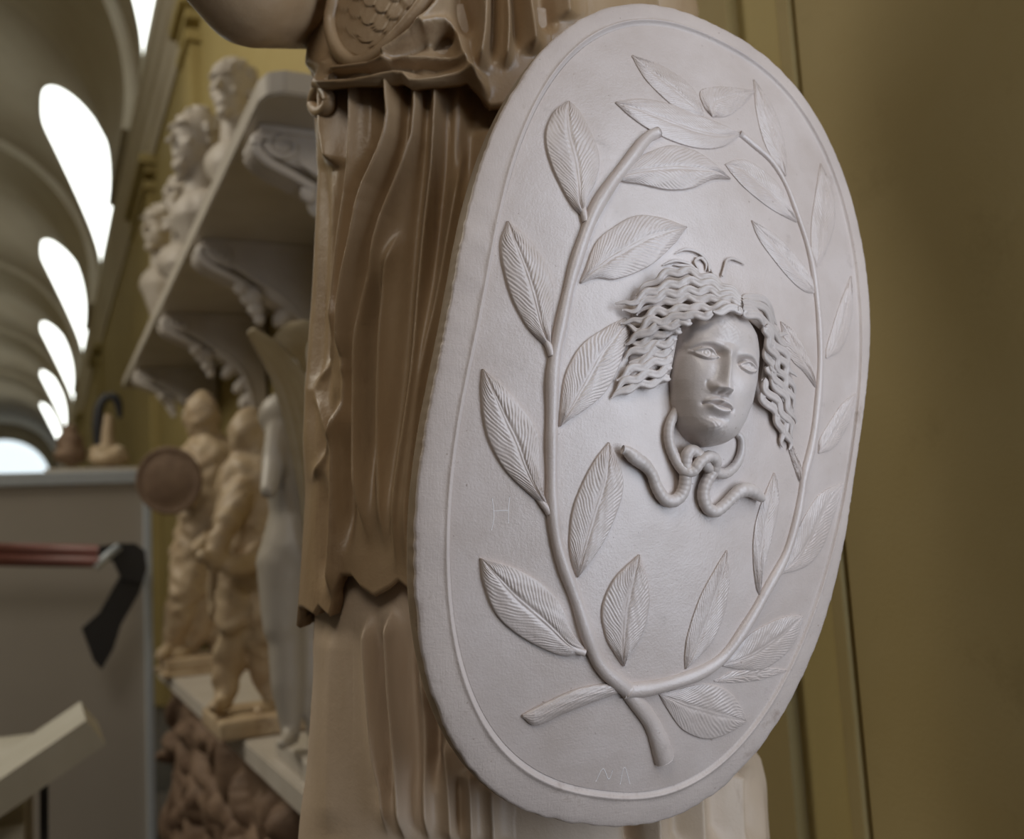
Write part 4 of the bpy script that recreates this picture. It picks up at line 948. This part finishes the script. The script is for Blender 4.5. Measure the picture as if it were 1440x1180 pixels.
put('end_cap', ppoly([(140,768),(172,764),(190,764),(204,774),(207,800),(200,820),(172,815),(160,790),(140,784)], .08, ry - .03), M_black, t, 'matt black end cap')
put('arm', ppoly([(172,805),(205,806),(196,834),(170,880),(160,912),(143,942),(132,930),(115,884),(140,862)], .05, ry), M_black, t, 'black slab put in as a soft shadow')  # dark shape modelled where a soft shadow falls
V, F = tube_vf(np.array([at(192, 785, Y=ry), at(192, 785, Y=ry) + np.array([0, PY - ry, 0])]), .02, 10); put('wall_fixing', mesh(V, F, True, ro0), M_black, t)
# slanted board on a box lectern
ly = 3.3
t = thing('lectern', (at(10, 1150, Y=ly)[0], ly, 0), 'off-white lectern with a slanted reading board in the lower left corner', 'lectern'); lo_ = np.array(t.location)
def board(pts, th_, Y, dY):
    A = np.array([at(x, y, Y=Y) for x, y in pts]); B = A + np.array([th_, dY, 0]); n = len(pts)
    return fixn(mesh(np.vstack([A, B]), [list(range(n)), list(range(n, 2 * n))[::-1]] + [[i, (i + 1) % n, n + (i + 1) % n, n + i] for i in range(n)], False, lo_))
put('reading_board', board([(121,1013),(149,1047),(-80,1205),(-100,1165)], 0.0, ly, .45), M_lect, t, 'slanted board')
bx0, bx1 = at(-60, 1110, Y=ly + .1)[0], at(45, 1110, Y=ly + .1)[0]
bt = at(20, 1052, Y=ly + .62)[2]
put('box', boxes([(bx0, bx1, ly + .5, ly + .9, 0, bt)], .006, lo_), M_lect, t)
put('column', boxes([(bx0 + .05, bx1 - .02, ly + .1, ly + .5, 0, at(20, 1150, Y=ly + .2)[2])], .006, lo_), M_lect, t)
put('stand_leg', boxes([(at(62, 1150, Y=ly + .2)[0] - .012, at(62, 1150, Y=ly + .2)[0] + .012, ly + .2, ly + .24, 0, at(62, 1100, Y=ly + .22)[2])], 0, lo_), M_black, t, 'thin black leg')

# small sculptures seen over the partition, on a tall block behind it
by = 7.6; bt = at(130, 662, Y=by)[2]
tag(put('block', boxes([(at(62, 660, Y=by)[0], at(192, 660, Y=by)[0], by - .25, by + .35, 0, bt)], .01), M_slab), 'tall stone block behind the partition carrying two small sculptures', 'block')
g = at(150, 660, Y=by); t = thing('handled_vessel', (g[0], g[1], bt), 'small pale sculpture with a black arched handle over the partition', 'sculpture'); go = np.array(t.location)
def pb(x, y, dy=0): return P2(x, y, by + dy)
put('body', sculpt([ell_vf(pb(153, 645), (.145, .12, .06)), ell_vf(pb(140, 638), (.08, .08, .06)), capsule_vf(pb(150, 640), pb(152, 590), .06, .04), ell_vf(pb(164, 636), (.07, .08, .05))], .012, 5, go, .006, 40), M_tan, t)
V, F = tube_vf(resample([pb(139, 632), pb(137, 600), pb(141, 570), pb(153, 557), pb(165, 564), pb(169, 588)], 40), np.interp(np.linspace(0, 1, 40), [0, .3, .8, 1], [.028, .036, .03, .015]), 12); put('handle', mesh(V, F, True, go), M_black, t, 'black arched handle')
g = at(98, 660, Y=by); t = thing('seated_figurine', (g[0], g[1], bt), 'small brown seated figurine over the partition, beside the black handle', 'sculpture'); go = np.array(t.location)
put('body', sculpt([ell_vf(pb(98, 610), (.055, .06, .07)), capsule_vf(pb(98, 622), pb(101, 637), .085, .095), ell_vf(pb(97, 641), (.105, .11, .054)), capsule_vf(pb(91, 630), pb(88, 645), .04, .04), capsule_vf(pb(109, 628), pb(112, 644), .04, .04)], .011, 5, go, .006, 45), M_relief, t)
